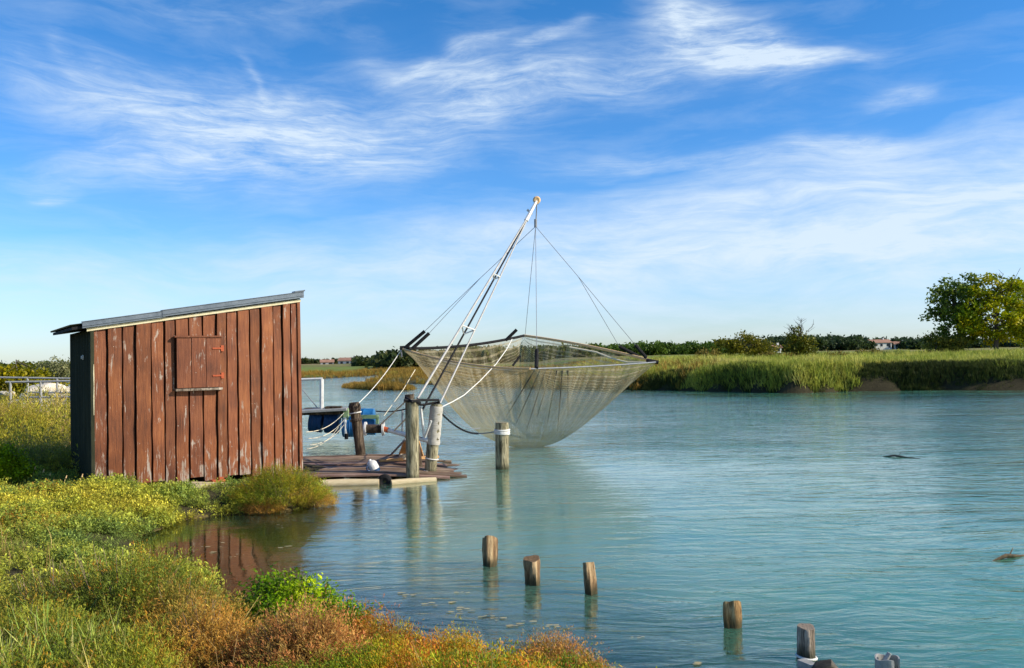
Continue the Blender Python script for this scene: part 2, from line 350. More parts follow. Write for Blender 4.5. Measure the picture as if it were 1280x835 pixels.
azw=mth(nt,'ADD',az,mth(nt,'ADD',mth(nt,'MULTIPLY',mth(nt,'SUBTRACT',wsep.outputs[0],.5),.14),mth(nt,'MULTIPLY',mth(nt,'SUBTRACT',wsep2.outputs[0],.5),.03)))
elw=mth(nt,'ADD',el,mth(nt,'ADD',mth(nt,'MULTIPLY',mth(nt,'SUBTRACT',wsep.outputs[1],.5),.10),mth(nt,'MULTIPLY',mth(nt,'SUBTRACT',wsep2.outputs[1],.5),.035)))
def azel(px,py):
    d=ray(px,py); return math.atan2(d.x,d.y), math.asin(d.z)
def stroke(p0,p1,wid,strg):
    a0,e0=azel(*p0); a1,e1=azel(*p1); ca,ce=(a0+a1)/2,(e0+e1)/2; L=math.hypot(a1-a0,e1-e0)/2; th=math.atan2(e1-e0,a1-a0); wd=wid/FPX
    da=mth(nt,'SUBTRACT',azw,ca); de=mth(nt,'SUBTRACT',elw,ce)
    q=mth(nt,'ADD',mth(nt,'MULTIPLY',da,math.cos(th)/L),mth(nt,'MULTIPLY',de,math.sin(th)/L))
    p=mth(nt,'ADD',mth(nt,'MULTIPLY',da,-math.sin(th)/wd),mth(nt,'MULTIPLY',de,math.cos(th)/wd))
    r=mth(nt,'ADD',mth(nt,'MULTIPLY',mth(nt,'MULTIPLY',q,q),mth(nt,'MULTIPLY',q,q)),mth(nt,'MULTIPLY',p,p))
    return mth(nt,'MULTIPLY',mth(nt,'EXPONENT',mth(nt,'MULTIPLY',r,-1.)),strg)
strokes=[((300,60),(330,120),7,.3),((480,95),(640,60),8,.35),((820,20),(850,75),10,.3),((120,130),(60,60),8,.2),((10,118),(430,140),34,.60),((120,205),(560,190),34,.60),((200,165),(660,140),46,.45),((540,118),(880,85),26,.62),((790,45),(1010,85),30,.80),((850,85),(1110,66),9,.65),
 ((780,15),(980,45),14,.40),((980,182),(1120,186),15,.45),((880,212),(1150,190),18,.4),((35,243),(92,243),6,.6),((1080,130),(1180,124),7,.4),((640,78),(715,50),6,.45),((440,60),(620,110),14,.25),((560,60),(640,140),12,.25),((0,225),(200,190),26,.2),((690,205),(900,205),14,.35),((0,20),(500,10),14,.15)]
tot=None
for s_ in strokes:
    o_=stroke(*s_); tot=o_ if tot is None else mth(nt,'ADD',tot,o_)
cv=N(nt,'ShaderNodeCombineXYZ',ins={0:mth(nt,'ADD',az,mth(nt,'MULTIPLY',wsep.outputs[0],.10)),1:mth(nt,'ADD',el,mth(nt,'MULTIPLY',wsep.outputs[1],.09))}).outputs[0]
st1=noise(nt,mapping(nt,cv,(4,20,1),(0,0,R(-7))),1.6,8,.62,.35)
st2=noise(nt,mapping(nt,cv,(12,85,1),(0,0,R(-15))),1.6,8,.72,.5)
streak=ramp(nt,mth(nt,'ADD',mth(nt,'MULTIPLY',st1,.5),mth(nt,'MULTIPLY',st2,.5)),[(.36,.16),(.5,.64),(.63,1.22)])
ci=mth(nt,'MULTIPLY',tot,streak)
# broad veil below a line that climbs to the right
a0,e0=azel(0,345); a1,e1=azel(1280,165); am,em=azel(640,232)
bl=mth(nt,'ADD',mth(nt,'MULTIPLY',mth(nt,'SUBTRACT',azw,a0),(e1-e0)/(a1-a0)),e0)
vd=mth(nt,'SUBTRACT',bl,elw)
veil=ramp(nt,mth(nt,'ADD',mth(nt,'MULTIPLY',vd,6.),.28),[(.12,0.),(.36,.72),(.75,.95),(1.,.8)])
veil=mth(nt,'MULTIPLY',veil,ramp(nt,mth(nt,'ADD',mth(nt,'MULTIPLY',st1,.7),mth(nt,'MULTIPLY',st2,.3)),[(.34,.42),(.6,1.08)]))
vfade=ramp(nt,mth(nt,'MULTIPLY',el,4.),[(.0,.22),(.2,.58),(.42,1.)])
# more veil to the right
rt=ramp(nt,mth(nt,'ADD',mth(nt,'MULTIPLY',az,.9),.5),[(0.,.72),(.45,.92),(1.,1.12)])
veil=mth(nt,'MULTIPLY',mth(nt,'MULTIPLY',veil,vfade),rt)
cl=mth(nt,'SUBTRACT',1.,mth(nt,'MULTIPLY',mth(nt,'SUBTRACT',1.,ci,clamp=True),mth(nt,'SUBTRACT',1.,veil,clamp=True)),clamp=True)
cl=mth(nt,'ADD',cl,mth(nt,'MULTIPLY',ramp(nt,st1,[(.45,0.),(.75,1.)]),.18),clamp=True)
CLOUD=mixc(nt,mth(nt,'MULTIPLY',cl,.9),SKYC,(4.9,5.75,6.6))
bg=N(nt,'ShaderNodeBackground',ins={'Color':CLOUD,'Strength':.118}); N(nt,'ShaderNodeOutputWorld',ins={0:bg.outputs[0]})
S.view_settings.view_transform='Standard'; S.view_settings.look='None'; S.view_settings.exposure=.4; S.view_settings.gamma=1

# ------------------------------------------------------------------ vegetation tools
def sprig(n, H, rad, ll, lw, upright=.6, curve=.25):
    """leaf quads along one bent stem; returns (n*4,3) verts and per-vertex height 0..1"""
    t=np.linspace(.12,1,n); az_=rng.random(n)*6.283+np.arange(n)*2.4; bend=rng.normal(0,curve,2)
    base=np.stack([bend[0]*t**2*H,bend[1]*t**2*H,t*H],1)+rng.normal(0,rad,(n,3))*[1,1,.3]
    out=np.stack([np.cos(az_),np.sin(az_),np.zeros(n)],1); u=upright+rng.normal(0,.25,n)
    d=out*np.sqrt(np.clip(1-u**2,.05,1))[:,None]+np.array([0,0,1])*u[:,None]
    side=np.stack([-np.sin(az_),np.cos(az_),rng.normal(0,.35,n)],1)
    s=(rng.random(n)*.5+.75)[:,None]
    a=base; b=base+d*ll*s*.5+side*lw*.5; c_=base+d*ll*s; e=base+d*ll*s*.5-side*lw*.5
    return np.stack([a,b,c_,e],1).reshape(-1,3), np.repeat(t,4)
def tuft(n, H, spread, w):
    """grass blades, two quads each (bent)"""
    V=[];T=[]
    for i in range(n):
        a=rng.random()*6.283; r=rng.random()*spread; hh=H*(.55+.6*rng.random()); ln=rng.normal(0,.28)*hh+.1*hh; b=rng.random()*6.283
        p=np.array([math.cos(a)*r,math.sin(a)*r,0]); dx=np.array([math.cos(b),math.sin(b),0]); sd_=np.array([-dx[1],dx[0],0])*w/2
        m_=p+dx*ln*.3+[0,0,hh*.6]; e=p+dx*ln+[0,0,hh]
        V+=[p-sd_,p+sd_,m_+sd_*.8,m_-sd_*.8, m_-sd_*.8,m_+sd_*.8,e+sd_*.15,e-sd_*.15]; T+=[0,0,.6,.6,.6,.6,1,1]
    return np.array(V), np.array(T)
def scatter(templates, pos, scale, tilt, color, tipcol=None, vary=.22, seed=0):
    """pos (N,3), scale (N,), tilt (N,2), color (N,3) -> V,F,C"""
    r_=np.random.default_rng(seed); Vs=[];Cs=[]; pick=r_.integers(0,len(templates),len(pos))
    for k,(tv,tt) in enumerate(templates):
        idx=np.where(pick==k)[0]
        if not len(idx): continue
        n=len(idx); a=r_.random(n)*6.283; ca,sa=np.cos(a),np.sin(a); q=len(tv)
        x_=tv[:,0][None]*ca[:,None]-tv[:,1][None]*sa[:,None]; y_=tv[:,0][None]*sa[:,None]+tv[:,1][None]*ca[:,None]; z_=np.repeat(tv[:,2][None],n,0)
        tx,ty=tilt[idx,0][:,None],tilt[idx,1][:,None]
        # tilt: lean the stem along (tx,ty)
        l=np.sqrt(1/(1+tx**2+ty**2)); x2=x_+z_*tx*l; y2=y_+z_*ty*l; z2=z_*l-(x_*tx+y_*ty)*l
        s=scale[idx][:,None]
        V=np.stack([x2*s,y2*s,z2*s],2)+pos[idx][:,None,:]
        lv=1+(r_.random((n,q//4))-.5)*2*vary; lv=np.repeat(lv,4,1)[:,:,None]
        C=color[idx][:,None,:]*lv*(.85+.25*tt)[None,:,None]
        if tipcol is not None:
            w_=(np.clip(tt-.45,0,1)*1.6)[None,:,None]*tipcol[idx][:,None,3:4]; C=C*(1-w_)+tipcol[idx][:,None,:3]*w_
        Vs.append(V.reshape(-1,3)); Cs.append(C.reshape(-1,3))
    V=np.concatenate(Vs); C=np.clip(np.concatenate(Cs),0,1); F=np.arange(len(V)).reshape(-1,4)
    return V,F,C
def mixpal(pal, w):  # w (N,) in 0..1 across palette
    pal=np.array(pal); k=np.clip(w,0,.9999)*(len(pal)-1); i=k.astype(int); f=(k-i)[:,None]; return pal[i]*(1-f)+pal[i+1]*f
def rjit(n,s=.12): return 1+rng.normal(0,s,(n,1))

SAGE=[(.08,.13,.045),(.18,.25,.07),(.34,.37,.075),(.48,.43,.09)]
OLIVE=[(.07,.08,.025),(.13,.14,.03),(.20,.18,.035),(.28,.22,.05)]
BRIGHT=[(.05,.11,.012),(.11,.20,.015),(.25,.31,.025)]
RED=[(.11,.17,.025),(.20,.26,.03),(.33,.32,.04),(.42,.25,.05),(.44,.14,.055),(.48,.22,.12)]
tpl_purs=[sprig(18,.125,.022,.029,.0125,.5,.45) for _ in range(10)]
tpl_feather=[sprig(36,.26,.013,.027,.006,.72,.3) for _ in range(10)]
tpl_glass=[sprig(40,.17,.018,.017,.0055,.75,.35) for _ in range(10)]
tpl_leafy=[sprig(22,.2,.03,.036,.022,.4,.4) for _ in range(6)]

def samp(n, xr, yr, cond):
    x=rng.uniform(*xr,n*2); y=rng.uniform(*yr,n*2); h,s1,s2,s3=height(x,y); k=np.where(cond(x,y,h,s1,s2,s3))[0][:n]; return x[k],y[k],h[k],s1[k],s2[k]
hut_o=at(118,610,.25); HA=R(33); hux=Vector((math.cos(HA),math.sin(HA),0)); huy=Vector((-math.sin(HA),math.cos(HA),0)); HL=3.37; HD=2.6
def front(x,y):
    lx=(x-hut_o.x)*hux.x+(y-hut_o.y)*hux.y; ly=(x-hut_o.x)*huy.x+(y-hut_o.y)*huy.y
    return (lx>-.5)&(ly<.6)
def inbare(x,y):
    lx=(x-hut_o.x)*hux.x+(y-hut_o.y)*hux.y; ly=(x-hut_o.x)*huy.x+(y-hut_o.y)*huy.y
    return (lx>.85)&(lx<2.75)&(ly>-.8)&(ly<.3)
def inhut(x,y,mar=0.05):
    lx=(x-hut_o.x)*hux.x+(y-hut_o.y)*hux.y; ly=(x-hut_o.x)*huy.x+(y-hut_o.y)*huy.y
    return (lx>-mar)&(lx<HL+mar)&(ly>-mar)&(ly<HD+mar)
# low grey-green ground cover over the whole near bank
parts=[]
x,y,h,s1,_=samp(62000,(-9.5,1.2),(3.6,15.8),lambda x,y,h,s1,s2,s3:(s1>-.08)&((y>8)|(x<-2.2))&(~inhut(x,y))&(y>5.0+.6*vnoise(x,y,2,70))&(np.abs(x)<y*.68+1)&(rng.random(len(x))<np.clip(1.6-y*.055,.35,1))&(~inbare(x,y))&(vnoise(x,y,4.5,80)*.6+vnoise(x,y,9,81)*.4>.34))
n=len(x); w=np.clip(vnoise(x,y,1.3,11)*.75+vnoise(x,y,5,12)*.35+rng.normal(0,.08,n),0,1)
colr=mixpal(SAGE,w)*rjit(n,.25)*1.08
gap=vnoise(x,y,3.4,13)*.6+vnoise(x,y,1.2,75)*.4; sc=(.6+.6*rng.random(n))*(.40+.95*sst(.3,.7,gap))*np.clip(y/8,.72,1)*np.where(inbare(x+.0,y+.35)|inbare(x,y+.7),.6,1)
redz=sst(.62,.85,vnoise(x,y,.9,14))*(rng.random(n)<.3); tip=np.concatenate([np.tile([.34,.15,.04],(n,1)),redz[:,None]],1)
ti=rng.normal(0,.35,(n,2))
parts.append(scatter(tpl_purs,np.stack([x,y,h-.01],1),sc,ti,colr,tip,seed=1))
def merge(name, parts, mat, label, cat, kind='stuff'):
    off=0;V=[];F=[];C=[]
    for v,f,c in parts: V.append(v);F.append(f+off);C.append(c);off+=len(v)
    o=npmesh(name,np.concatenate(V),np.concatenate(F),mat,np.concatenate(C)); return tag(o,label,cat,kind=kind)
merge('ground_cover',parts,M['leaf'],'low grey green and yellow sea purslane carpeting the near bank in front of the hut','ground cover')
# orange-red glasswort on the near shore and camera side
parts=[]
x,y,h,s1,_=samp(21000,(-3.2,1.2),(3.6,7.7),lambda x,y,h,s1,s2,s3:(s1>-.05)&(vnoise(x,y,6,82)*.6+vnoise(x,y,11,83)*.4>.32)&(x>-1.75+(y-5)*.35+.5*vnoise(x,y,2,15))&(np.abs(x)<y*.66+1))
n=len(x); w=np.clip(vnoise(x,y,3.1,16)*1.5-.38+rng.normal(0,.16,n),0,1); colr=mixpal(RED,w)*rjit(n,.2)
tip=np.concatenate([np.tile([.52,.17,.06],(n,1)),(rng.random(n)<.06+.35*w)[:,None]*.7],1)
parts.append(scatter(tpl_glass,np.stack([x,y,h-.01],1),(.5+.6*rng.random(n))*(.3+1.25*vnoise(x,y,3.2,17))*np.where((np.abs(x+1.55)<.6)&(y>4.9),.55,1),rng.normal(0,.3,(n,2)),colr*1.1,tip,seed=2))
merge('glasswort',parts,M['leaf'],'red, orange and green glasswort along the near water edge','ground cover')
# coarse marsh plants left of the hut and beyond it
parts=[]
x,y,h,s1,_=samp(9000,(-26,-5),(14.6,40),lambda x,y,h,s1,s2,s3:(s1>.1)&(~inhut(x,y))&(~front(x,y))&(x<-.42*y+1.2)&(x>-.66*y-1)&(rng.random(len(x))<np.clip(18/y-.1,.1,1)))
n=len(x); w=np.clip(vnoise(x,y,.7,18)*1.2-.1+rng.normal(0,.1,n),0,1)
colr=mixpal([(.10,.12,.03),(.22,.24,.04),(.40,.36,.07),(.36,.25,.16)],w)*rjit(n,.25)
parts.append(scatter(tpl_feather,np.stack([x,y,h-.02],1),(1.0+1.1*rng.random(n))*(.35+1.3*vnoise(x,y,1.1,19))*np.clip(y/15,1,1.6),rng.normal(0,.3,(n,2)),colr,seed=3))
merge('marsh_plants',parts,M['leaf'],'straggly yellow green marsh plants left of the hut running back to the railings','ground cover')

# shrubs as separate things
def shrub(px,py,zb,W_,H_,tpl,pal,n,label,tip=None,sc=1.,cat='shrub',name='marsh_shrub',Y=None,flat=.8):
    p=at(px,py,zb) if Y is None else aty(px,py,Y)
    bz=max(gz(p.x,p.y),0.0)
    e=empty(name,(p.x,p.y,bz)); tag(e,label,cat)
    # domed cloud of stems pointing outward
    a=rng.random(n)*6.283; r=np.sqrt(rng.random(n)); rx=r*np.cos(a)*W_/2; ry=r*np.sin(a)*W_/2*flat
    lob=.75+.5*vnoise(rx*1.0+px,ry+py,3.2/max(W_,.3),21)
    top=H_*np.sqrt(np.clip(1-r**2,0,1))*lob; zz=top*(.35+.65*rng.random(n)**.5)-.12*H_
    zz=np.maximum(zz-tpl[0][0][:,2].max()*sc*.6,0)
    tl=np.stack([rx/W_*1.5,ry/W_*1.5],1)+rng.normal(0,.25,(n,2))
    w_=np.clip(vnoise(rx+px,ry,4,22)*.9+rng.normal(0,.13,n),0,1); colr=mixpal(pal,w_)*rjit(n)*1.45
    tc=None
    if tip is not None: tc=np.concatenate([np.tile(tip[:3],(n,1)),(rng.random(n)<tip[3])[:,None]*.9],1)
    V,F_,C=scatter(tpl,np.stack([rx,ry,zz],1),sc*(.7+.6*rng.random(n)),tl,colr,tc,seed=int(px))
    npmesh('foliage',V,F_,M['leaf'],C,e)
    mb=MB()
    ns=int(40*W_)
    for k in range(ns):
        a_=random.random()*6.28; q=math.sqrt(random.random()); dx,dy=math.cos(a_)*q*W_*.5,math.sin(a_)*q*W_*.5*flat; zt=H_*math.sqrt(max(.05,1-q*q))*random.uniform(.85,1.12)
        mb.tube([(dx*.55,dy*.55,zt*.3),(dx*.85,dy*.85,zt*.75),(dx*1.05+random.uniform(-.02,.02),dy*1.05,zt+.02)],[.003,.0025,.001],4)
    for k in range(int(8+W_*10)):
        a_=random.random()*6.28; q=random.random()*W_*.33
        tipp=(math.cos(a_)*q,math.sin(a_)*q*flat,H_*random.uniform(.55,.85)*math.sqrt(max(.1,1-(2*q/W_)**2)))
        mb.tube([(math.cos(a_)*q*.3,math.sin(a_)*q*.3,-.03),(tipp[0]*.7,tipp[1]*.7,tipp[2]*.5),tipp],[.007,.005,.002],5)
    mb.build('stem',M['twig'],e); return e
shrub(350,628,.1,1.2,.56,tpl_feather,[(.05,.075,.015),(.12,.15,.02),(.20,.20,.025),(.20,.12,.04)],1700,'yellow green shrub with russet skirts at the hut\'s right corner',(.34,.16,.05,.25),.75)
shrub(330,632,.1,.5,.22,tpl_glass,[(.22,.13,.05),(.28,.16,.05),(.2,.17,.05)],350,'small brown tuft at the water edge under the hut corner shrub',None,.8)
shrub(395,628,.05,.55,.25,tpl_glass,[(.24,.18,.05),(.22,.22,.05),(.30,.17,.06)],450,'low russet and green clump by the log at the end of the platform',None,.8)
shrub(8,605,.25,.6,.62,tpl_leafy,[(.10,.17,.015),(.20,.27,.02),(.30,.32,.03)],420,'bright yellow green leafy bush at the left edge, in the hut\'s shade line',None,1.)
shrub(52,585,.3,1.8,.42,tpl_feather,[(.09,.11,.03),(.16,.17,.035),(.2,.18,.05)],1500,'shaded olive bush standing close by the green side of the hut',None,1.1)
shrub(20,545,.3,2.4,.95,tpl_feather,[(.16,.17,.03),(.27,.24,.04),(.30,.21,.08)],1500,'sunlit straw and yellow bush behind the shaded bush at the far left',(.36,.24,.12,.3),1.2)
shrub(150,800,.3,1.25,.58,tpl_feather,[(.06,.09,.02),(.13,.16,.03),(.21,.20,.035)],1900,'large dark olive seablite bush with orange tips, left of the pool',(.40,.15,.04,.22),.8)
shrub(60,800,.3,.75,.50,tpl_feather,[(.05,.07,.015),(.10,.12,.03),(.17,.15,.035)],900,'dark olive bush joined to the left side of the large seablite',(.35,.16,.05,.15),.75)
shrub(235,815,.3,.62,.42,tpl_feather,[(.10,.13,.025),(.17,.17,.04),(.22,.17,.05)],750,'soft green and straw bush between the seablite and the pool end',(.42,.18,.07,.3),.75)
shrub(365,800,.25,.85,.50,tpl_leafy,BRIGHT,800,'glossy bright green leafy bush beside the red shrub, nearest the pool',None,.65)
shrub(432,800,.25,.52,.36,tpl_leafy,BRIGHT,420,'glossy bright green leafy clump at the water edge, right of its larger twin',None,.6)
shrub(330,765,.15,.9,.24,tpl_feather,[(.20,.20,.06),(.28,.27,.08),(.33,.30,.11)],600,'pale straw green fringe at the near end of the pool',None,.6)
shrub(372,862,.3,.60,.44,tpl_feather,[(.18,.14,.05),(.30,.17,.07),(.36,.24,.10)],1100,'tall salmon red feathery bush at the bottom of the photo',(.46,.18,.10,.4),.75)
shrub(255,850,.3,.55,.36,tpl_feather,[(.26,.15,.05),(.30,.19,.06),(.2,.2,.05)],700,'orange brown feathery bush at the bottom, left of the salmon red bush',(.44,.20,.06,.4),.7)
shrub(480,840,.25,.6,.36,tpl_glass,[(.14,.17,.03),(.26,.17,.04),(.34,.13,.05)],700,'mottled red and green clump right of the salmon red bush',(.46,.12,.06,.4),.9)
shrub(555,850,.2,.55,.3,tpl_glass,[(.16,.20,.025),(.26,.26,.03),(.34,.18,.05)],650,'lime and orange clump at the bottom middle of the bank',(.45,.14,.05,.25),.9)
shrub(690,850,.15,.5,.28,tpl_glass,[(.18,.18,.03),(.28,.18,.06),(.36,.18,.09)],650,'rosy pink glasswort clump near the right tip of the bank',(.48,.20,.12,.45),.85)
shrub(735,858,.12,.34,.2,tpl_glass,[(.18,.2,.03),(.3,.2,.06)],350,'last small rosy green clump at the right tip of the bank',(.45,.2,.1,.4),.8)
shrub(40,850,.35,.7,.34,tpl_feather,[(.12,.16,.03),(.2,.22,.04),(.26,.22,.05)],700,'yellow green bush in the bottom left corner',(.36,.2,.05,.3),.7)
# grass clumps
parts=[]
x,y,h,s1,_=samp(9000,(-4.6,-1.2),(3.4,5.9),lambda x,y,h,s1,s2,s3:(s1>.1)&(x<-1.6-(y-4)*.35)&(np.abs(x)<y*.68+1))
n=len(x); w=np.clip(vnoise(x,y,1.9,72)*1.1-.05+rng.normal(0,.12,n),0,1)
parts.append(scatter(tpl_feather,np.stack([x,y,h-.02],1),(.4+.5*rng.random(n))*(.5+.9*vnoise(x,y,2.7,73)),rng.normal(0,.3,(n,2)),mixpal([(.10,.14,.03),(.20,.25,.04),(.34,.33,.06),(.42,.30,.08)],w)*rjit(n),np.concatenate([np.tile([.5,.24,.06],(n,1)),(rng.random(n)<.2)[:,None]*.8],1),seed=12))
tl_=[tuft(9,.24,.03,.007) for _ in range(6)]
x,y,h,s1,_=samp(260,(-4.2,-2.2),(3.6,5.2),lambda x,y,h,s1,s2,s3:(vnoise(x,y,1.6,74)>.45)); n=len(x)
parts.append(scatter(tl_,np.stack([x,y,h],1),.6+.8*rng.random(n),rng.normal(0,.25,(n,2)),mixpal([(.22,.33,.08),(.40,.46,.14),(.55,.50,.25)],rng.random(n)),seed=13))
merge('marsh_plants',parts,M['leaf'],'olive and straw coloured low plants with grass blades in the bottom left corner','ground cover')
parts=[]
x,y,h,s1,_=samp(900,(-8,1.0),(3.8,12.5),lambda x,y,h,s1,s2,s3:(s1>.05)&(~inbare(x,y))&(vnoise(x,y,.9,90)>.5)); n=len(x)
ts_=[tuft(3,.26,.04,.0045) for _ in range(6)]
parts.append(scatter(ts_,np.stack([x,y,h],1),.6+.7*rng.random(n),rng.normal(0,.2,(n,2)),mixpal([(.30,.20,.10),(.45,.34,.18),(.36,.40,.12)],rng.random(n)),seed=15))
merge('dry_stalks',parts,M['grass'],'thin straw coloured stalks poking up through the plants of the near bank','grass')
for (px,py,Hh,nb,lab) in [(60,850,.36,60,'clump of long green grass blades at the bottom left'),(105,862,.30,40,'shorter grass clump right of the long one at the bottom left'),(15,845,.34,45,'grass clump in the extreme bottom left corner')]:
    p=at(px,py,.4); e=empty('grass_clump',(p.x,p.y,gz(p.x,p.y))); tag(e,lab,'grass clump')
    v,t=tuft(nb,Hh,.13,.008); cc=np.tile([.26,.38,.10],(len(v),1))*np.repeat(.7+.6*rng.random(len(v)//8),8)[:,None]
    npmesh('blade',v,np.arange(len(v)).reshape(-1,4),M['grass'],cc,e)
for k,(px,py) in enumerate([(41,603),(52,606),(60,607),(80,612),(100,613),(20,560)]):
    p=at(px,py,.25); mb=MB(); hh=random.uniform(.16,.3); mb.tube([(0,0,0),(.01,0,hh*.6),(.03,.0,hh*.85)],[.004,.003,.003],5); mb.tube([(.03,0,hh*.8),(.045,0,hh)],[.012,.006],6)
    o=mb.build('reed',M['tan']); o.location=(p.x,p.y,gz(p.x,p.y)); tag(o,'dry seed stalk standing in the hut\'s shade at its left corner','reed','dry stalks by the hut corner')

# far bank grass
tg=[tuft(12,.55,.22,.035) for _ in range(8)]
def grassfield(n,xr,yr,cond,pal,sc,seed,nm,lim=10**9):
    x,y,h,s1,s2=[q_[:lim] for q_ in samp(n,xr,yr,cond)]; n=len(x); w=np.clip(vnoise(x,y,.22,nm)*.8+vnoise(x,y,.9,nm+1)*.4-.1+rng.normal(0,.08,n),0,1)
    return scatter(tg,np.stack([x,y,h-.05],1),sc*(.7+.6*rng.random(n))*(.55+.85*vnoise(x,y,.5,nm+2)),rng.normal(0,.25,(n,2)),mixpal(pal,w)*rjit(n),vary=.15,seed=seed)
GR=[(.15,.20,.045),(.26,.31,.07),(.39,.40,.12),(.48,.44,.20)]
MA=[(.12,.11,.03),(.20,.15,.045),(.30,.19,.06),(.18,.21,.04)]
parts=[grassfield(17000,(6,52),(38,64),lambda x,y,h,a,s2,s3:(s2>.5+.6*(vnoise(x,y,.35,50)>.5))&(s2<7)&(x>4+2*rng.random(len(x))),GR,.78,4,31),
       grassfield(14000,(9.2,18),(38,64),lambda x,y,h,a,s2,s3:(s2>-.05)&(s2<1.0)&(vnoise(x,y,.5,51)>.30),GR,.72,8,61),
       grassfield(110000,(5,46),(40,62),lambda x,y,h,a,s2,s3:(s2>-.12)&(s2<1.5)&(x>4),[(.03,.045,.015),(.055,.075,.022),(.10,.12,.035)],.50,9,64,13000),  # dark palette: overhang shade worked into the colour of these face tufts
       grassfield(15000,(4,75),(44,110),lambda x,y,h,a,s2,s3:(s2>4),GR,.8,5,34)]
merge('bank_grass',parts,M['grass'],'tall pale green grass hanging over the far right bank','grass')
parts=[grassfield(10000,(-45,12),(50,130),lambda x,y,h,a,s2,s3:(s2>-.2)&(s2<30)&(rng.random(len(x))<np.clip(1.2-s2*.03,.2,1)),MA,.8,6,37)]
merge('salt_marsh',parts,M['grass'],'russet and olive salt marsh across the river behind the net and platform','marsh')
ix=[p[0] for p in islet]; iy=[p[1] for p in islet]
parts=[grassfield(1500,(min(ix),max(ix)),(min(iy),max(iy)),lambda x,y,h,a,s2,s3:(s3>-.1),MA,.5,7,40)]
merge('islet_plants',parts,M['grass'],'brown and green plants covering the long low islet left of the net','marsh')

# ------------------------------------------------------------------ trees
def leafcloud(cent, sig, k, size, pal, flat=.7, seed=0):
    r_=np.random.default_rng(seed); n=len(cent)*k; c_=np.repeat(cent,k,0)+r_.normal(0,1,(n,3))*[sig,sig,sig*flat]
    a=r_.normal(0,1,(n,3)); a/=np.linalg.norm(a,axis=1)[:,None]; b=np.cross(a,r_.normal(0,1,(n,3))); b/=np.linalg.norm(b,axis=1)[:,None]
    s=size*(.6+.8*r_.random((n,1))); V=np.stack([c_-a*s,c_+b*s*.55,c_+a*s,c_-b*s*.55],1).reshape(-1,3)
    w=np.clip(np.repeat(r_.random(len(cent)),k)*.8+r_.normal(0,.12,n)+.1,0,1); C=np.repeat(mixpal(pal,w)*(1+r_.normal(0,.1,(n,1))),4,0)
    return V,np.arange(len(V)).reshape(-1,4),np.clip(C,0,1)
def tree(name, base, H_, lobes, ncl, k, size, pal, label, sig=.45, limbs=26, seed=0, bare=0, cat='tree', flat=.6, trunk_r=.18, group=None):
    e=empty(name,base); tag(e,label,cat,group); r_=np.random.default_rng(seed)
    L=np.array(lobes,float); vol=L[:,3]*L[:,4]*L[:,5]; pick=r_.choice(len(L),ncl,p=vol/vol.sum()); d=r_.normal(0,1,(ncl,3)); d/=np.linalg.norm(d,axis=1)[:,None]
    rr=(.35+.65*r_.random(ncl)**.45)[:,None]; cent=L[pick,:3]+d*rr*L[pick,3:6]
    V,F_,C=leafcloud(cent,sig,k,size,pal,flat,seed); npmesh('crown',V,F_,M['leaf'],C,e)
    mb=MB(); t0=Vector((0,0,-.1)); th=H_*.55; ctr=Vector(L[:,:3].mean(0))
    pts=[t0,Vector((.1,0,H_*.2)),Vector((ctr.x*.4,ctr.y*.4,H_*.4)),Vector((ctr.x*.8,ctr.y*.8,H_*.7))]; mb.tube(pts,[trunk_r,trunk_r*.85,trunk_r*.6,trunk_r*.3],8)
    mb.build('trunk',M['bark'],e,smooth=True)
    mb=MB()
    for i in range(min(limbs,ncl)):
        q=Vector(cent[i]); s0=pts[1].lerp(pts[3],random.random()); md=s0.lerp(q,.5)+Vector((random.uniform(-.2,.2),random.uniform(-.2,.2),.15)); mb.tube([s0,md,q],[trunk_r*.28,trunk_r*.16,trunk_r*.06],5)
    for i in range(bare):
        q=L[0,:3]+(r_.normal(0,1,3)*L[0,3:6]*.55); q[2]=L[:,2].max()+abs(r_.normal(0,.5))*L[0,5]+.3; q=Vector(q); s0=pts[2].lerp(pts[3],random.random()); mb.tube([s0,s0.lerp(q,.55)+Vector((random.uniform(-.3,.3),0,.1)),q],[.05,.03,.014],4)
        for j in range(5):
            s1_=s0.lerp(q,random.uniform(.5,1)); mb.tube([s1_,s1_+Vector((random.uniform(-.6,.6),random.uniform(-.6,.6),random.uniform(.15,.7)))],[.02,.009],4)
    mb.build('branch',M['bark'],e); return e
DG=[(.06,.10,.025),(.12,.18,.035),(.20,.26,.05)]
YG=[(.10,.16,.015),(.20,.26,.02),(.32,.34,.03),(.42,.38,.035)]
def tb(px,Y): p=aty(px,445,Y); return (p.x,p.y,gz(p.x,p.y))
b=tb(1200,86)
tree('dark_evergreen',b,9,[(0,0,3,2.6,2.2,2.2),(-.3,0,5.4,2.3,2,1.7),(.3,0,6.9,1.5,1.4,1.1),(-1.6,0,5.9,1.3,1.2,.5),(-2.2,0,4.0,1.2,1,.4)],125,50,.17,DG,'dark evergreen at the left side of the big tree group on the right bank',.34,34,1,0,trunk_r=.2)
b=tb(1245,84)
tree('yellowing_tree',b,9,[(0,0,3.2,3.2,2.4,2.2),(-1.6,0,5.2,1.9,1.8,1.3),(1.5,0,5.6,2.2,1.8,1.4),(.4,0,6.8,1.7,1.4,.9),(3.2,0,3.4,2.4,2,1.8),(-2.2,-.6,3.2,1.5,1.3,1.5)],170,46,.16,YG,'large yellow green tree with limbs showing through, in front of the evergreen',.34,40,2,3,trunk_r=.24)
b=tb(1282,90)
tree('yellowing_tree',b,8.5,[(0,0,3,3.0,2.4,2.4),(.5,0,5.8,2.4,1.8,1.5),(2.8,0,4.6,2,2,1.8)],110,46,.17,YG[:3],'olive yellow tree cut by the right edge of the photo, behind the larger one',.4,26,3,2,trunk_r=.22)
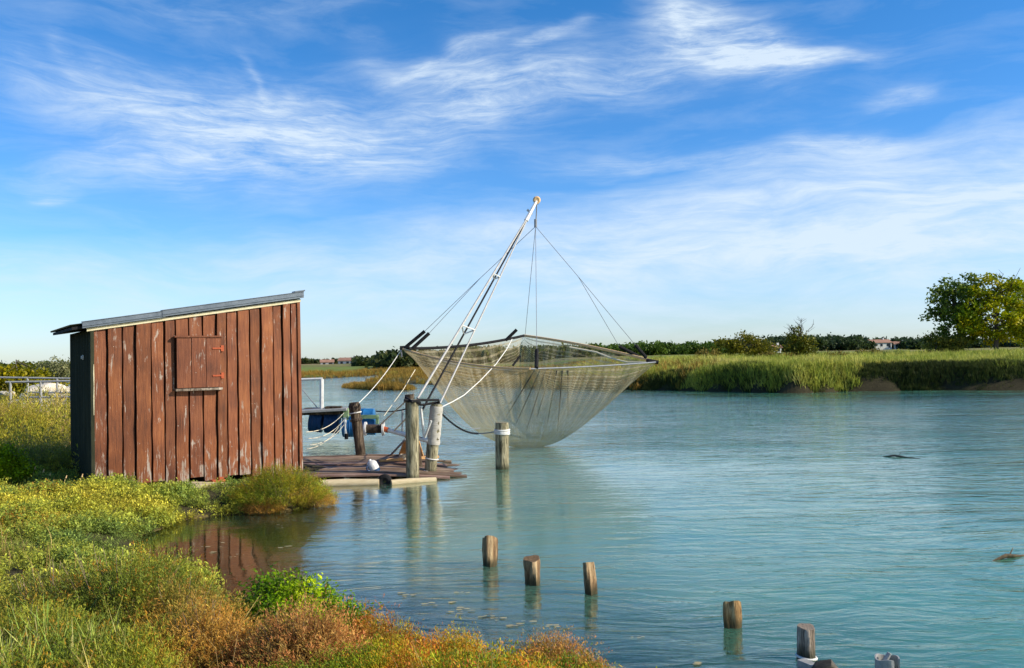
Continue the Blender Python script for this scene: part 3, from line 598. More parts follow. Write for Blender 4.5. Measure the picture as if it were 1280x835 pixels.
b=tb(1168,84)
tree('bush',b,2.6,[(0,0,1.1,1.3,1,1.0),(1.6,0,.9,1.4,1,.8)],40,50,.12,[(.06,.08,.02),(.12,.14,.03),(.2,.2,.04)],'rounded bush at the left foot of the big tree group',.3,8,4,cat='bush',trunk_r=.06)
b=tb(932,82)
tree('bush',b,2.8,[(0,0,1.4,1.7,1.2,1.2),(-1.6,0,1.2,1.3,1,.9),(1.8,0,1.0,1.6,1,.8)],85,55,.11,[(.07,.085,.015),(.13,.14,.02),(.20,.18,.03)],'wide olive bush on the far bank, just right of the net\'s tip',.3,16,5,cat='bush',trunk_r=.08)
b=tb(998,84)
tree('bush',b,3.2,[(0,0,1.5,1.2,1,1.2),(-.5,0,2.5,.7,.6,.8),(.8,0,1.2,1.2,.9,.8)],60,50,.11,[(.06,.08,.015),(.11,.13,.02),(.18,.17,.03)],'taller pointed olive bush with bare twigs, between the wide bush and the big trees',.27,14,6,8,cat='bush',trunk_r=.07)
b=tb(884,74)
tree('bush',b,1.2,[(0,0,.5,.9,.8,.5)],22,50,.08,[(.12,.11,.03),(.18,.15,.04),(.24,.18,.06)],'small brownish bush left of the wide olive bush',.22,8,7,cat='bush',trunk_r=.04)
for k,(px,Y,s_,lab) in enumerate([(1045,78,.7,'low dark scrub in the grass right of the pointed bush'),(965,76,.8,'low scrub below and between the two olive bushes'),(1085,95,.9,'scrub in the field below the far white houses')]):
    b=tb(px,Y); tree('bush',b,1.,[(0,0,.45*s_,1.6*s_,.8,.45*s_),(1.2,0,.35*s_,1.3*s_,.8,.35*s_)],26,36,.09,[(.08,.08,.02),(.14,.12,.03),(.2,.16,.05)],lab,.24,6,30+k,cat='bush',trunk_r=.03)
# left edge trees
b=tb(22,62)
tree('hedge_tree',b,3.4,[(0,0,.8,2.2,1.6,.9),(-2,0,.9,2,1.5,1.0),(1.6,0,.45,1.6,1.4,.7)],110,55,.13,[(.10,.12,.012),(.20,.19,.016),(.28,.24,.02)],'yellow green thicket behind the railings at the left edge',.35,16,8,cat='thicket',trunk_r=.1)
b=tb(66,95)
tree('round_tree',b,3.8,[(0,0,2.0,1.9,1.6,1.1),(.9,0,1.6,1.5,1.2,.8)],70,45,.14,[(.10,.12,.06),(.17,.19,.10),(.24,.25,.15)],'rounded grey green tree peeping out just left of the hut',.36,16,9,trunk_r=.12)
b=tb(52,100)
tree('dark_tree',b,2.8,[(0,0,1.1,2.0,1.4,.8),(-1.5,0,.6,1.5,1,.6)],60,50,.16,DG,'dark low tree below the rounded grey green one',.36,12,10,trunk_r=.1)
# distant woods (each reads as one mass)
def wood(name,spec,pal,label,seed):
    r_=np.random.default_rng(seed); cent=[]
    for (px0,px1,Y,pyt,dens) in spec:
        nn=int((px1-px0)*dens)
        for i in range(nn):
            px=r_.uniform(px0,px1); YY=Y*r_.uniform(.92,1.12); g0=aty(px,440,YY); zt=aty(px,pyt+1.2*math.sin(px*.21)+.9*math.sin(px*.57)+r_.normal(0,1.0),YY).z; gzz=max(gz(g0.x,YY),.3); H0=max(zt-gzz,.8)
            rad=H0*r_.uniform(.35,.6)
            for j in range(int(7)):
                d=r_.normal(0,1,3); d/=np.linalg.norm(d); cent.append([g0.x+d[0]*rad,YY+d[1]*rad,gzz+H0-rad*.8+d[2]*rad*.7])
            for j in range(4): cent.append([g0.x+r_.normal(0,rad*.8),YY-rad*.5,gzz+r_.uniform(.1,.6)*H0])
    cent=np.array(cent); Ym=cent[:,1].mean(); V,F_,C=leafcloud(cent,Ym*.0022,22,Ym*.0017,pal,.8,seed)
    o=npmesh(name,V,F_,M['leaf'],C); tag(o,label,'wood',kind='stuff')
wood('pine_wood',[(792,895,330,431.5,.8),(735,800,330,434.5,.8)],[(.035,.07,.015),(.06,.11,.02),(.09,.15,.03)],'bright green pine wood on the skyline right of the net',21)
wood('distant_wood',[(895,975,420,429,.8),(960,1080,430,423,1.2),(1080,1170,450,426,.8),(1060,1180,460,431.5,.8),(1140,1320,380,428,.9),(1290,1500,380,428,.5)],[(.018,.035,.018),(.03,.055,.025),(.05,.08,.03)],'dark line of trees on the skyline at the right',22)
wood('distant_wood',[(478,560,170,446,1.1),(416,424,430,452.5,1.1),(445,462,300,451,1.2),(385,460,430,455,.9),(448,480,240,454,.8),(330,398,430,453,.7)],[(.02,.035,.015),(.035,.055,.02),(.08,.085,.03)],'dark trees beyond the salt marsh, left of the net',23)
wood('distant_wood',[(560,740,260,436,1.0)],[(.05,.07,.025),(.08,.11,.03),(.13,.14,.05)],'green trees seen through the top of the net',24)
wood('distant_wood',[(-60,90,170,457,.7)],[(.04,.07,.02),(.09,.12,.02),(.15,.16,.03)],'low trees beyond the railings at the left',25)

# ------------------------------------------------------------------ far houses
def house(px,py,Y,w_,d_,h_,rz,label,nwin=2):
    p=aty(px,py,Y); g0=gz(p.x,p.y); e=empty('farmhouse',(p.x,p.y,p.z),rz); tag(e,label,'house')
    mb=MB(); rh=w_*.0+d_*.22; b0=-(p.z-g0)-.3
    vs=[(-w_/2,-d_/2,b0),(w_/2,-d_/2,b0),(w_/2,d_/2,b0),(-w_/2,d_/2,b0),(-w_/2,-d_/2,h_),(w_/2,-d_/2,h_),(w_/2,d_/2,h_),(-w_/2,d_/2,h_),(-w_/2,0,h_+rh),(w_/2,0,h_+rh)]
    mb.add(vs,[(0,1,5,4),(2,3,7,6),(1,2,6,9,5),(3,0,4,8,7)]); mb.build('wall',M['wwall'],e)
    mb=MB(); o_=.35
    for s in (-1,1):
        mb.add([(-w_/2-o_,s*(d_/2+o_),h_-.12),(w_/2+o_,s*(d_/2+o_),h_-.12),(w_/2+o_,0,h_+rh+.05),(-w_/2-o_,0,h_+rh+.05),(-w_/2-o_,s*(d_/2+o_),h_+.08),(w_/2+o_,s*(d_/2+o_),h_+.08),(w_/2+o_,0,h_+rh+.28),(-w_/2-o_,0,h_+rh+.28)],[(0,1,2,3),(4,7,6,5),(0,4,5,1),(2,6,7,3),(1,5,6,2),(0,3,7,4)])
    rf=mb.build('roof',M['tile'],e); mb=MB(); mb.box((w_*.25,0,h_+rh+.4),(.7,.6,1.2)); mb.build('chimney',M['wwall'],rf)
    for i in range(nwin):
        mb=MB(); x0=-w_/2+w_*(i+.6)/(nwin+.2); mb.box((x0,-d_/2-.03,h_*.55),(1.1,.08,1.3)); mb.build('window',M['pane'],e)
    mb=MB(); mb.box((w_/2-1.0,-d_/2-.03,1.0),(1.0,.08,2.0)); mb.build('door',M['pane'],e)
house(409,458.2,380,5.5,4,1.9,.2,'small pale farmhouse on the left skyline, nearest the hut')
house(437,457.2,380,8.5,5,2.2,-.15,'longer farmhouse with a white gable on the left skyline, next to dark trees',3)
house(1098,434.8,420,10,6,2.4,.1,'long white farmhouse with orange roof on the right skyline',3)
house(1124,434.4,420,6,5,1.6,-.1,'low white house right of the long farmhouse on the skyline',3)
house(970,439.4,300,2.6,3,1.3,.1,'tiny white house between the two olive bushes on the skyline',1)

# ------------------------------------------------------------------ hut
hut=empty('fishing_hut',(hut_o.x,hut_o.y,.25),HA); tag(hut,'red brown plank fishing hut with a green corrugated side and sloping metal roof','hut')
def wl(px,py):   # pixel -> hut front wall local (x,z)
    d=ray(px,py); nrm=-huy; t=(hut_o-CP).dot(nrm)/d.dot(nrm); p=CP+d*t; return (p-hut_o).dot(hux), p.z-.25
zL=wl(118,409)[1]; zR=wl(376,374)[1]
def ztop(x): return zL+(zR-zL)*x/HL
# inner dark shell keeps the hut closed
mb=MB()
def prism(mb,x0,x1,y0,y1,z0,dz=0,col=(1,1,1)):
    mb.add([(x0,y0,z0),(x1,y0,z0),(x1,y1,z0),(x0,y1,z0),(x0,y0,ztop(x0)+dz),(x1,y0,ztop(x1)+dz),(x1,y1,ztop(x1)+dz),(x0,y1,ztop(x0)+dz)],[(0,3,2,1),(4,5,6,7),(0,1,5,4),(1,2,6,5),(2,3,7,6),(3,0,4,7)],col)
prism(mb,.03,HL-.03,.04,HD-.04,.02,-.02); mb.build('inner_wall',M['dark'],hut)
edges=[116,134,153,169,189,205.5,219,236,253.5,270.5,283.5,297,312.5,326,341.5,353,363.5,373.5]
xs=[wl(e_,500)[0] for e_ in edges]; xs[0]=-.015; xs[-1]=HL-.045
mb=MB()
for i in range(len(xs)-1):
    x0,x1=xs[i]+.010,xs[i+1]-.014; th=.022; pr=random.choice((.0,.02))*.5+.014*(i%2)+random.uniform(0,.014); ln=random.uniform(-.006,.006)
    z0=random.uniform(-.05,.03); t=random.uniform(.68,1.2); col=(random.random(),t,t*random.uniform(.8,1.1)); nz=14
    vs=[];fs=[]
    for k in range(nz+1):
        f=k/nz; w1=.004*math.sin(k*1.7+i); 
        for (xx,yy) in ((x0,-pr-th-.010),(x1,-pr-th),(x1,.03),(x0,.03)):
            zt=z0+(ztop(xx)-.035-z0)*f; vs.append((xx+ln*(f-.5)*2+w1*(yy<0),yy+.004*math.sin(k*.9+i*2),zt))
    for k in range(nz):
        for j in range(4): a=k*4+j; b_=k*4+(j+1)%4; fs.append((a,b_,b_+4,a+4))
    fs+=[(3,2,1,0),tuple(nz*4+j for j in range(4))]
    mb.add(vs,fs,col)
mb.build('plank_wall',M['board'],hut,bevel=.003,usecol=True)
# far walls: plank right and back
mb=MB()
for k in range(14):
    y0=HD*k/14; prism(mb,HL-.028,HL-.006-.006*(k%2),y0+.006,y0+HD/14-.006,.0,-.02,(random.random(),.9,.9))
for k in range(16):
    x0=HL*k/16; prism(mb,x0+.006,x0+HL/16-.006,HD-.03,HD-.006*(k%2),.0,-.02,(random.random(),.85,.85))
mb.build('rear_wall',M['board'],hut,usecol=True)
# corner board on the right
mb=MB(); mb.add([(HL-.045,-.06,-.05),(HL+.012,-.06,-.05),(HL+.012,-.01,-.05),(HL-.045,-.01,-.05),(HL-.055,-.06,ztop(HL)-.02),(HL,-.06,ztop(HL)-.02),(HL,-.01,ztop(HL)-.02),(HL-.055,-.01,ztop(HL)-.02)],[(0,3,2,1),(4,5,6,7),(0,1,5,4),(1,2,6,5),(2,3,7,6),(3,0,4,7)],(.4,1.05,.9)); mb.build('corner_board',M['board'],hut,bevel=.004,usecol=True)
# corrugated side
def corrugated(n,per,amp,L0,f):
    """n samples across; f(u,w)->Vector of base, normal"""
    pass
mb=MB(); nn=int(HD/.076)*8; vs=[];fs=[]
for i in range(nn+1):
    yy=-.03+(HD+.06)*i/nn; off=-.03-.014*math.sin(2*math.pi*yy/.076)
    vs+=[(off,yy,-.08),(off,yy,zL*.5),(off,yy,zL-.03),(off+.004,yy,-.08),(off+.004,yy,zL*.5),(off+.004,yy,zL-.03)]
for i in range(nn):
    a=i*6; b_=a+6; fs+=[(a,b_,b_+1,a+1),(a+1,b_+1,b_+2,a+2),(a+3,a+4,b_+4,b_+3),(a+4,a+5,b_+5,b_+4)]
mb.add(vs,fs); mb.build('corrugated_side',M['green_sheet'],hut,smooth=True)
mb=MB(); mb.box((-.022,-.036,zL*.5-.04),(.055,.05,zL+.02)); mb.build('green_corner_trim',M['green_sheet'],hut,bevel=.004)
mb=MB(); mb.box((-.055,.75,zL-.47),(.012,.075,.075)); mb.tube([(-.06,.75,zL-.47),(-.085,.75,zL-.47)],.03,12); mb.build('vent',M['white_metal'],hut,bevel=.003)
mb=MB(); mb.tube([(-.006,-.062,1.15),(-.008,-.064,1.4),(-.003,-.062,1.6),(-.007,-.063,1.8),(-.004,-.061,1.95)],[.004,.009,.005,.010,.004],6); mb.build('yellow_paint_run',M['cream'],hut)
# roof: corrugated sheet running down the slope, flashing along the front
sl_=math.atan2(zR-zL,HL); ov=.34
def rp(x,y,dz): return (x,y,ztop(x)+dz)
mb=MB(); nn=int((HD+.36)/.076)*8; vs=[];fs=[]
for i in range(nn+1):
    yy=-.07+(HD+.3)*i/nn; off=.075+.013*math.sin(2*math.pi*yy/.076)
    for xx in (-ov,-ov*.3,HL*.5,HL+.02): vs.append(rp(xx,yy,off))
    for xx in (-ov,-ov*.3,HL*.5,HL+.02): vs.append(rp(xx,yy,off-.006))
for i in range(nn):
    a=i*8; b_=a+8
    for j in range(3): fs+=[(a+j,a+j+1,b_+j+1,b_+j),(a+4+j,b_+4+j,b_+5+j,a+5+j)]
    fs+=[(a,b_,b_+4,a+4),(a+3,a+7,b_+7,b_+3)]
mb.add(vs,fs); roof=mb.build('corrugated_roof',M['green_sheet'],hut,smooth=True)
def slopebar(mb,x0,x1,y0,y1,d0,d1):
    mb.add([rp(x0,y0,d0),rp(x1,y0,d0),rp(x1,y1,d0),rp(x0,y1,d0),rp(x0,y0,d1),rp(x1,y0,d1),rp(x1,y1,d1),rp(x0,y1,d1)],[(0,3,2,1),(4,5,6,7),(0,1,5,4),(1,2,6,5),(2,3,7,6),(3,0,4,7)])
xm=wl(205,400)[0]
mb=MB(); slopebar(mb,-.17,xm,-.115,-.085,.0,.10); slopebar(mb,-.17,xm,-.125,.04,.10,.112); slopebar(mb,-.17,xm,-.128,-.115,.03,.045); mb.build('flashing',M['flash'],roof,bevel=.004)
mb=MB(); slopebar(mb,xm-.05,HL+.05,-.123,-.090,.012,.115); slopebar(mb,xm-.05,HL+.05,-.133,.04,.115,.127); slopebar(mb,xm-.05,HL+.05,-.136,-.123,.045,.06); mb.build('flashing',M['flash'],roof,bevel=.004)
mb=MB(); slopebar(mb,HL-.12,HL+.07,-.14,.03,.128,.15); mb.build('ridge_cap',M['flash'],roof,bevel=.005)
mb=MB(); slopebar(mb,-.1,HL+.01,-.07,-.02,-.055,-.004); mb.build('cream_batten',M['cream'],hut,bevel=.003)
mb=MB(); slopebar(mb,-ov+.03,HL,-.05,HD+.1,.0,.045); mb.build('roof_deck',M['dark'],hut)
# shutter
sx0,sz1=wl(218.5,423); sx1,_=wl(273,420); _,sz0=wl(219,486)
zt1=wl(272,419)[1]
sh=MB(); bw=(sx1-sx0)/3
for i in range(3):
    a0=sx0+i*bw+.004; a1=sx0+(i+1)*bw-.004; t=(.85,.95,1.02)[i]
    sh.box(((a0+a1)/2,-.100-.006*(i%2),(sz0+sz1)/2+.01),(a1-a0,.040,sz1-sz0),None,(.2+.3*i,t,t*1.05))
shut=sh.build('shutter',M['board'],hut,bevel=.003,usecol=True)
mb=MB(); mb.box(((sx0+sx1)/2,-.100,sz1+.025),(sx1-sx0+.07,.08,.03),Matrix.Rotation(0.0,3,'Y'),(.6,.8,.8)); mb.build('top_batten',M['board'],shut,bevel=.003,usecol=True)
mb=MB(); mb.box(((sx0+sx1)/2,-.105,sz0-.02),(sx1-sx0+.05,.09,.038)); mb.build('sill',M['stump_grey'],shut,bevel=.004)
for zz in (.79,.24):
    z_=sz0+(sz1-sz0)*zz; mb=MB(); mb.box((sx1-.06,-.1285,z_),(.15,.008,.028)); mb.box((sx1+.04,-.085,z_),(.035,.07,.10)); mb.tube([(sx1+.012,-.122,z_-.05),(sx1+.012,-.122,z_+.05)],.011,8); mb.build('hinge',M['rust'],shut,bevel=.002)
# things under the hut
for (a_,b_,r_,lab) in [((188,607),(305,606),.05,'long pale log under the hut wall'),((235,611),(300,608),.05,'shorter pale beam lying in front of the long log under the hut')]:
    p=at(*a_,.16); q=at(*b_,.17); mb=MB(); L=(q-p).length; mb.tube([(-L/2,0,0),(-L/5,.01,.01),(L/5,0,0),(L/2,.0,.0)],[r_,r_*1.1,r_,r_*.85],10,jit=.06)
    o=mb.build('log',M['palewood'],None,smooth=True); o.location=(p+q)/2; o.rotation_euler=(0,0,math.atan2(q.y-p.y,q.x-p.x)); tag(o,lab,'log')
p=at(272,602,.2); mb=MB(); mb.box((0,0,0),(.2,.14,.07)); mb.box((.05,-.02,.05),(.08,.1,.05)); mb.tube([(-.12,-.02,.0),(.12,-.04,.02)],.02,8)
o=mb.build('iron_bracket',M['rust'],None,bevel=.012); o.location=p; o.rotation_euler=(0,0,HA); tag(o,'rust red iron piece on the log under the middle of the hut','bracket')

# ------------------------------------------------------------------ platform
dk=at(400,603,.05); DA=R(5)
plat=empty('platform',(dk.x-.9,dk.y,0),DA); tag(plat,'half sunk platform of reddish planks at the hut\'s right, dipping into the river','platform')
DX0,DW=-.5,3.25; npk=15; mb=MB()
for i in range(npk):
    y0=.18+DW*i/npk; w_=DW/npk-.014; xe=3.05+.32*math.sin(i*2.3)+.25*random.random()-(.55 if i>11 else 0)
    nseg=8; vs=[];fs=[]; t=random.uniform(.65,1.25); col=(t,t*random.uniform(.9,1.1),t*random.uniform(.9,1.1))
    for k in range(nseg+1):
        xx=DX0+(xe-DX0)*k/nseg; zz=.135-.050*max(0,(xx-1.6))**1.6+random.uniform(-.007,.007)+.012*math.sin(i*1.9)
        for (yy,z1) in ((y0,zz-.035),(y0+w_,zz-.035),(y0+w_,zz),(y0,zz)): vs.append((xx,yy+.02*math.sin(k*.5+i),z1))
    for k in range(nseg):
        for j in range(4): a=k*4+j; b_=k*4+(j+1)%4; fs.append((a,a+4,b_+4,b_))
    fs+=[(0,1,2,3),tuple(nseg*4+j for j in range(4))[::-1]]
    mb.add(vs,fs,col)
mb.build('planks',M['deck'],plat,bevel=.004,usecol=True)
mb=MB(); 
for xx in (-.2,.9,2.0,2.6): mb.box((xx,1.8,.045-.04*max(0,xx-1.6)),(.12,3.1,.09))
mb.build('joist',M['post_dark'],plat)
for (a_,b_,r_) in [((400,606),(474,604),.085),((489,604),(545,600),.06)]:
    p=at(*a_,.02); q=at(*b_,.02); mb=MB(); inv=plat.matrix_basis.inverted() if False else Matrix.Rotation(-DA,4,'Z')@Matrix.Translation(-plat.location)
    p=inv@p; q=inv@q; mb.tube([p,p.lerp(q,.4)+Vector((0,.01,.006)),q],[r_,r_*.95,r_*.85],10,jit=.05); mb.build('edge_log',M['palewood'],plat,smooth=True)
# dark grey float hung on the platform edge
def torus(mb,c_,R_,r_,ax='Y',n=20,m_=8):
    vs=[]
    for i in range(n):
        a=6.2832*i/n
        for j in range(m_):
            b_=6.2832*j/m_; rr=R_+r_*math.cos(b_); z=r_*math.sin(b_)
            v={'Y':(rr*math.cos(a),z,rr*math.sin(a)),'Z':(rr*math.cos(a),rr*math.sin(a),z),'X':(z,rr*math.cos(a),rr*math.sin(a))}[ax]; vs.append(Vector(c_)+Vector(v))
    fs=[(i*m_+j,((i+1)%n)*m_+j,((i+1)%n)*m_+(j+1)%m_,i*m_+(j+1)%m_) for i in range(n) for j in range(m_)]
    mb.add(vs,fs)
p=at(481,602,.04); mb=MB(); torus(mb,(0,0,0),.08,.055,'Y'); o=mb.build('tyre_fender',M['dark'],None,smooth=True); o.location=p; tag(o,'small black rubber fender hung between the two pale edge logs','fender')
# white jerrycan-like float lying on the edge
p=at(470,590,.1); mb=MB(); q_=Matrix.Rotation(R(-28),3,'Y')@Matrix.Rotation(R(30),3,'Z')
prof=[(0,.055),(.02,.085),(.07,.10),(.17,.10),(.215,.075),(.235,.035),(.26,.03)]
mb.tube([q_@Vector((0,0,z)) for z,_ in prof],[r for _,r in prof],16)
fl=empty('plastic_float',p); tag(fl,'white and blue plastic can tipped over on the front edge of the platform','float')
mb.build('can',M['white_metal'],fl,smooth=True)
mb=MB(); mb.tube([q_@Vector((-.09,-.03,.07)),q_@Vector((-.14,-.04,.10)),q_@Vector((-.14,-.04,.15)),q_@Vector((-.08,-.03,.18))],.014,8); mb.build('handle',M['navy'],fl,smooth=True)
mb=MB(); mb.tube([q_@Vector((0,0,-.004)),q_@Vector((0,0,.05))],[.088,.1],16); mb.build('base',M['navy'],fl,smooth=True)

# ------------------------------------------------------------------ posts
def post(name, bpx, tpx, wpx, mat, label, cat='post', zb=0.0, irr=.05, sides=18, slant=0, knob=0, group=None, deep=.5, Y=None, parent=None):
    b_=at(*bpx,zb) if Y is None else aty(*bpx,Y); t_=aty(*tpx,b_.y); r=wpx/2/FPX*b_.y; ax=t_-b_; L=ax.length
    n=18; mb=MB(); vs=[]; ph=random.random()*9; bot=b_-ax.normalized()*deep; full=t_-bot; FL=full.length
    q=full.to_track_quat('Z','Y').to_matrix()
    for i in range(n+1):
        f=i/n
        for k in range(sides):
            a=6.2832*k/sides; rr=r*(1+irr*(math.sin(3*a+ph+f*2)+.6*math.sin(5*a-ph*2+f*5))+irr*.5*math.sin(f*9+ph)+random.uniform(-.25,.25)*irr)
            z=FL*f
            if i==n: z+=slant*rr*math.cos(a)+random.uniform(-1,1)*irr*.35*r; rr*=.96
            if knob and f>.86: rr*=1+knob*math.sin((f-.86)/.14*3.14)*.9
            vs.append(q@Vector((rr*math.cos(a),rr*math.sin(a),z)))
    fs=[(i*sides+k,i*sides+(k+1)%sides,(i+1)*sides+(k+1)%sides,(i+1)*sides+k) for i in range(n) for k in range(sides)]
    vs.append(q@Vector((0,0,FL-r*.05))); c_=len(vs)-1; fs+=[(n*sides+k,n*sides+(k+1)%sides,c_) for k in range(sides)]
    mb.add(vs,fs); o=mb.build(name,mat,parent,smooth=True); o.location=bot; tag(o,label,cat,group)
    o['_ax']=0; del o['_ax']
    return o,b_,t_,r,bot
def band(o, bot, b_, t_, f0, f1, r, mat, name='rope_band', turns=3, thick=.014):
    mb=MB(); d=(t_-b_)
    if turns:
        for i in range(turns):
            f=f0+(f1-f0)*(i+.5)/turns; c_=b_+d*f-bot; pts=[]
            q=d.to_track_quat('Z','Y').to_matrix()
            for k in range(17):
                a=6.2832*k/16; pts.append(c_+q@Vector((math.cos(a)*(r+thick*.6),math.sin(a)*(r+thick*.6),.006*math.sin(a+i))))
            mb.tube(pts,thick,6)
    else:
        n=14; pts=[b_+d*(f0+(f1-f0)*i/n)-bot for i in range(n+1)]; mb.tube(pts,[r*(1.10+.05*math.sin(i*2.1)) for i in range(n+1)],16,jit=.025)
    mb.build(name,mat,o,smooth=True)
pt,pb,ptp,pr,pbot=post('mooring_post',(516,600),(515,499),16.5,M['post_green'],'tallest grey green mooring post at the front edge of the platform','post',0,.045)
p2,b2,t2,r2,bo2=post('mooring_post',(538,592),(546,505),15,M['post_green'],'leaning post wrapped in pale cloth, right of the tallest post','post',0,.05)
band(p2,bo2,b2,t2,.42,.97,r2,M['cloth'],'cloth_wrap',0); band(p2,bo2,b2,t2,.20,.23,r2,M['ropew'],'rope_band',1,.012); band(p2,bo2,b2,t2,.02,.045,r2,M['ropew'],'rope_band',1,.013)
p3,b3,t3,r3,bo3=post('mooring_post',(451,571),(442.5,503),12.5,M['post_dark'],'dark knobbed post leaning left at the back of the platform','post',.1,.05,knob=.28,deep=.3)
band(p3,bo3,b3,t3,.66,.70,r3,M['post_dark'],'rope_band',2,.02); band(p3,bo3,b3,t3,.78,.84,r3*1.1,M['ropew'],'rope_band',1,.013)
p4,b4,t4,r4,bo4=post('mooring_post',(628,586),(627.5,528),17,M['post_green'],'lone green post with a white rope round its head, in front of the net','post',0,.02)
band(p4,bo4,b4,t4,.74,.86,r4,M['ropew'],'rope_band',3,.017)
p5,b5,t5,r5,bo5=post('mooring_post',(522,581),(512,493),12,M['post_dark'],'dark post standing behind the tallest post','post',.1,.05,deep=.3)
post('stump',(613,707),(612,672),17,M['stump_brown'],'short bark covered stump, leftmost and farthest of the stumps in the water','stump',0,.15,slant=.45,group='stumps of old posts in the shallows')
post('stump',(666.5,730),(665,698),20,M['stump_brown'],'fattest stump with a sunlit right flank, second from the left','stump',0,.13,slant=-.15,group='stumps of old posts in the shallows')
post('stump',(738.5,742),(735,703),15,M['stump_brown'],'thin dark stump leaning left, third from the left','stump',0,.12,slant=.25,group='stumps of old posts in the shallows')
post('stump',(915,783),(915,754),20,M['stump_orange'],'split stump with an orange lichen top, alone right of the middle','stump',0,.17,slant=-.6,group='stumps of old posts in the shallows')
s5=post('stump',(1008,823),(1008,783),22,M['stump_grey'],'grey cracked stump with a pale ring at its foot, by the metal channel','stump',0,.08,slant=.12,group='stumps of old posts in the shallows')
band(s5[0],s5[4],s5[1],s5[2],.02,.10,s5[3],M['ropew'],'rope_band',1,.009)
p=at(669,708,.12); 
# metal channel and rag at the foot of the grey stump
a_=at(997,828,.03); b_=at(1032,842,.03); mb=MB(); d=(b_-a_); L=d.length
mb.box((L/2,0,-.0),(L,.012,.12)); mb.box((L/2,.03,.055),(L,.06,.01)); mb.box((L/2,.03,-.055),(L,.06,.01))
o=mb.build('metal_channel',M['grey_metal'],None,bevel=.003); o.location=a_-Vector((0,0,.04)); o.rotation_euler=(0,0,math.atan2(d.y,d.x)); tag(o,'grey metal channel bar at the foot of the grey cracked stump','metal bar')
a_=at(1030,838,.03); mb=MB(); mb.tube([(-.09,0,-.02),(-.03,.01,.02),(.04,0,.03),(.09,-.02,-.01)],[.02,.04,.045,.02],9,jit=.12); o=mb.build('driftwood',M['log'],None,smooth=True); o.location=a_; tag(o,'dark lump of driftwood beside the metal channel','driftwood')
# split metal pipe bottom right
c_=aty(1109,822,5.95); mb=MB(); n=22; vs=[];fs=[]; r_=.078
for k in range(n+1):
    a=R(-60)+R(300)*k/n+R(40); zz=c_.z+.008*math.sin(k*.7)
    for rr in (r_,r_-.009):
        vs+=[(rr*math.cos(a),rr*math.sin(a),-.5),(rr*math.cos(a),rr*math.sin(a),zz)]
for k in range(n): a=k*4; b_=a+4; fs+=[(a,b_,b_+1,a+1),(a+2,a+3,b_+3,b_+2),(a+1,b_+1,b_+3,a+3)]
fs+=[(0,1,3,2),(n*4,n*4+2,n*4+3,n*4+1)]
mb.add(vs,fs); mb.tube([(-.02,.03,c_.z-.06),(.03,.03,c_.z+.02)],[.02,.016],8)
o=mb.build('split_pipe',M['grey_metal'],None); o.location=(c_.x,c_.y,0); tag(o,'open grey metal pipe standing in the water at the bottom right','pipe')
# driftwood in the river
for (a_,b_,r_,lab) in [((1102,570.5),(1150,573),.022,'dark branch floating far out on the right side of the river'),((1240,701),(1290,693),.022,'pale tipped branch breaking the surface at the right edge')]:
    p=at(*a_,0); q=at(*b_,0); mb=MB(); mb.tube([(0,0,-.01),(q-p)*.35+Vector((0,0,.03)),(q-p)*.7+Vector((0,0,.0)),(q-p)],[r_*.5,r_,r_*.7,r_*.3],8,jit=.1); mb.tube([(q-p)*.4,(q-p)*.5+Vector((.04,.05,.09))],[r_*.4,r_*.15],6)
    o=mb.build('driftwood',M['log'] if 'dark' in lab else M['stump_brown'],None,smooth=True); o.location=p; tag(o,lab,'driftwood')

# ------------------------------------------------------------------ lift net
NY=21.4
Lc=aty(502,435.5,NY); Rc=aty(821,452.5,NY); Bc=aty(655,419.5,NY+2.9); Fc=aty(663,461,NY-2.9); Cn=at(661,558,0)
Cn=Vector((aty(661,556,NY).x,NY,-.03))
net=empty('lift_net',(Cn.x,Cn.y,0)); tag(net,'large square lift net of fine green mesh hanging from the boom over the river','fishing net')
T=lambda p: Vector(p)-Vector((Cn.x,Cn.y,0))
def bow(a,b,up,n=16): return [T(a).lerp(T(b),i/n)+Vector((0,0,up*4*(i/n)*(1-i/n))) for i in range(n+1)]
mb=MB(); mb.tube(bow(Lc,Bc,-.10),.036,8); mb.build('frame_bar',M['dark'],net,smooth=True)
mb=MB(); mb.tube(bow(Bc,Rc,.06),.034,8); mb.build('frame_bar',M['tan'],net,smooth=True)
mb=MB(); mb.tube(bow(Lc,Fc,-.12),.024,8); mb.build('frame_bar',M['tan'],net,smooth=True)
mb=MB(); mb.tube(bow(Fc,Rc,-.02),.016,8); mb.build('frame_bar',M['wire'],net,smooth=True)
mb=MB(); mb.tube([T(aty(500,435,NY)),T(aty(512,434.5,NY))],.05,8); mb.build('corner_joint',M['dark'],net,smooth=True)
mb=MB(); mb.tube([T(aty(808,450,NY)),T(aty(823,453,NY))],.045,8); mb.build('corner_joint',M['dark'],net,smooth=True)
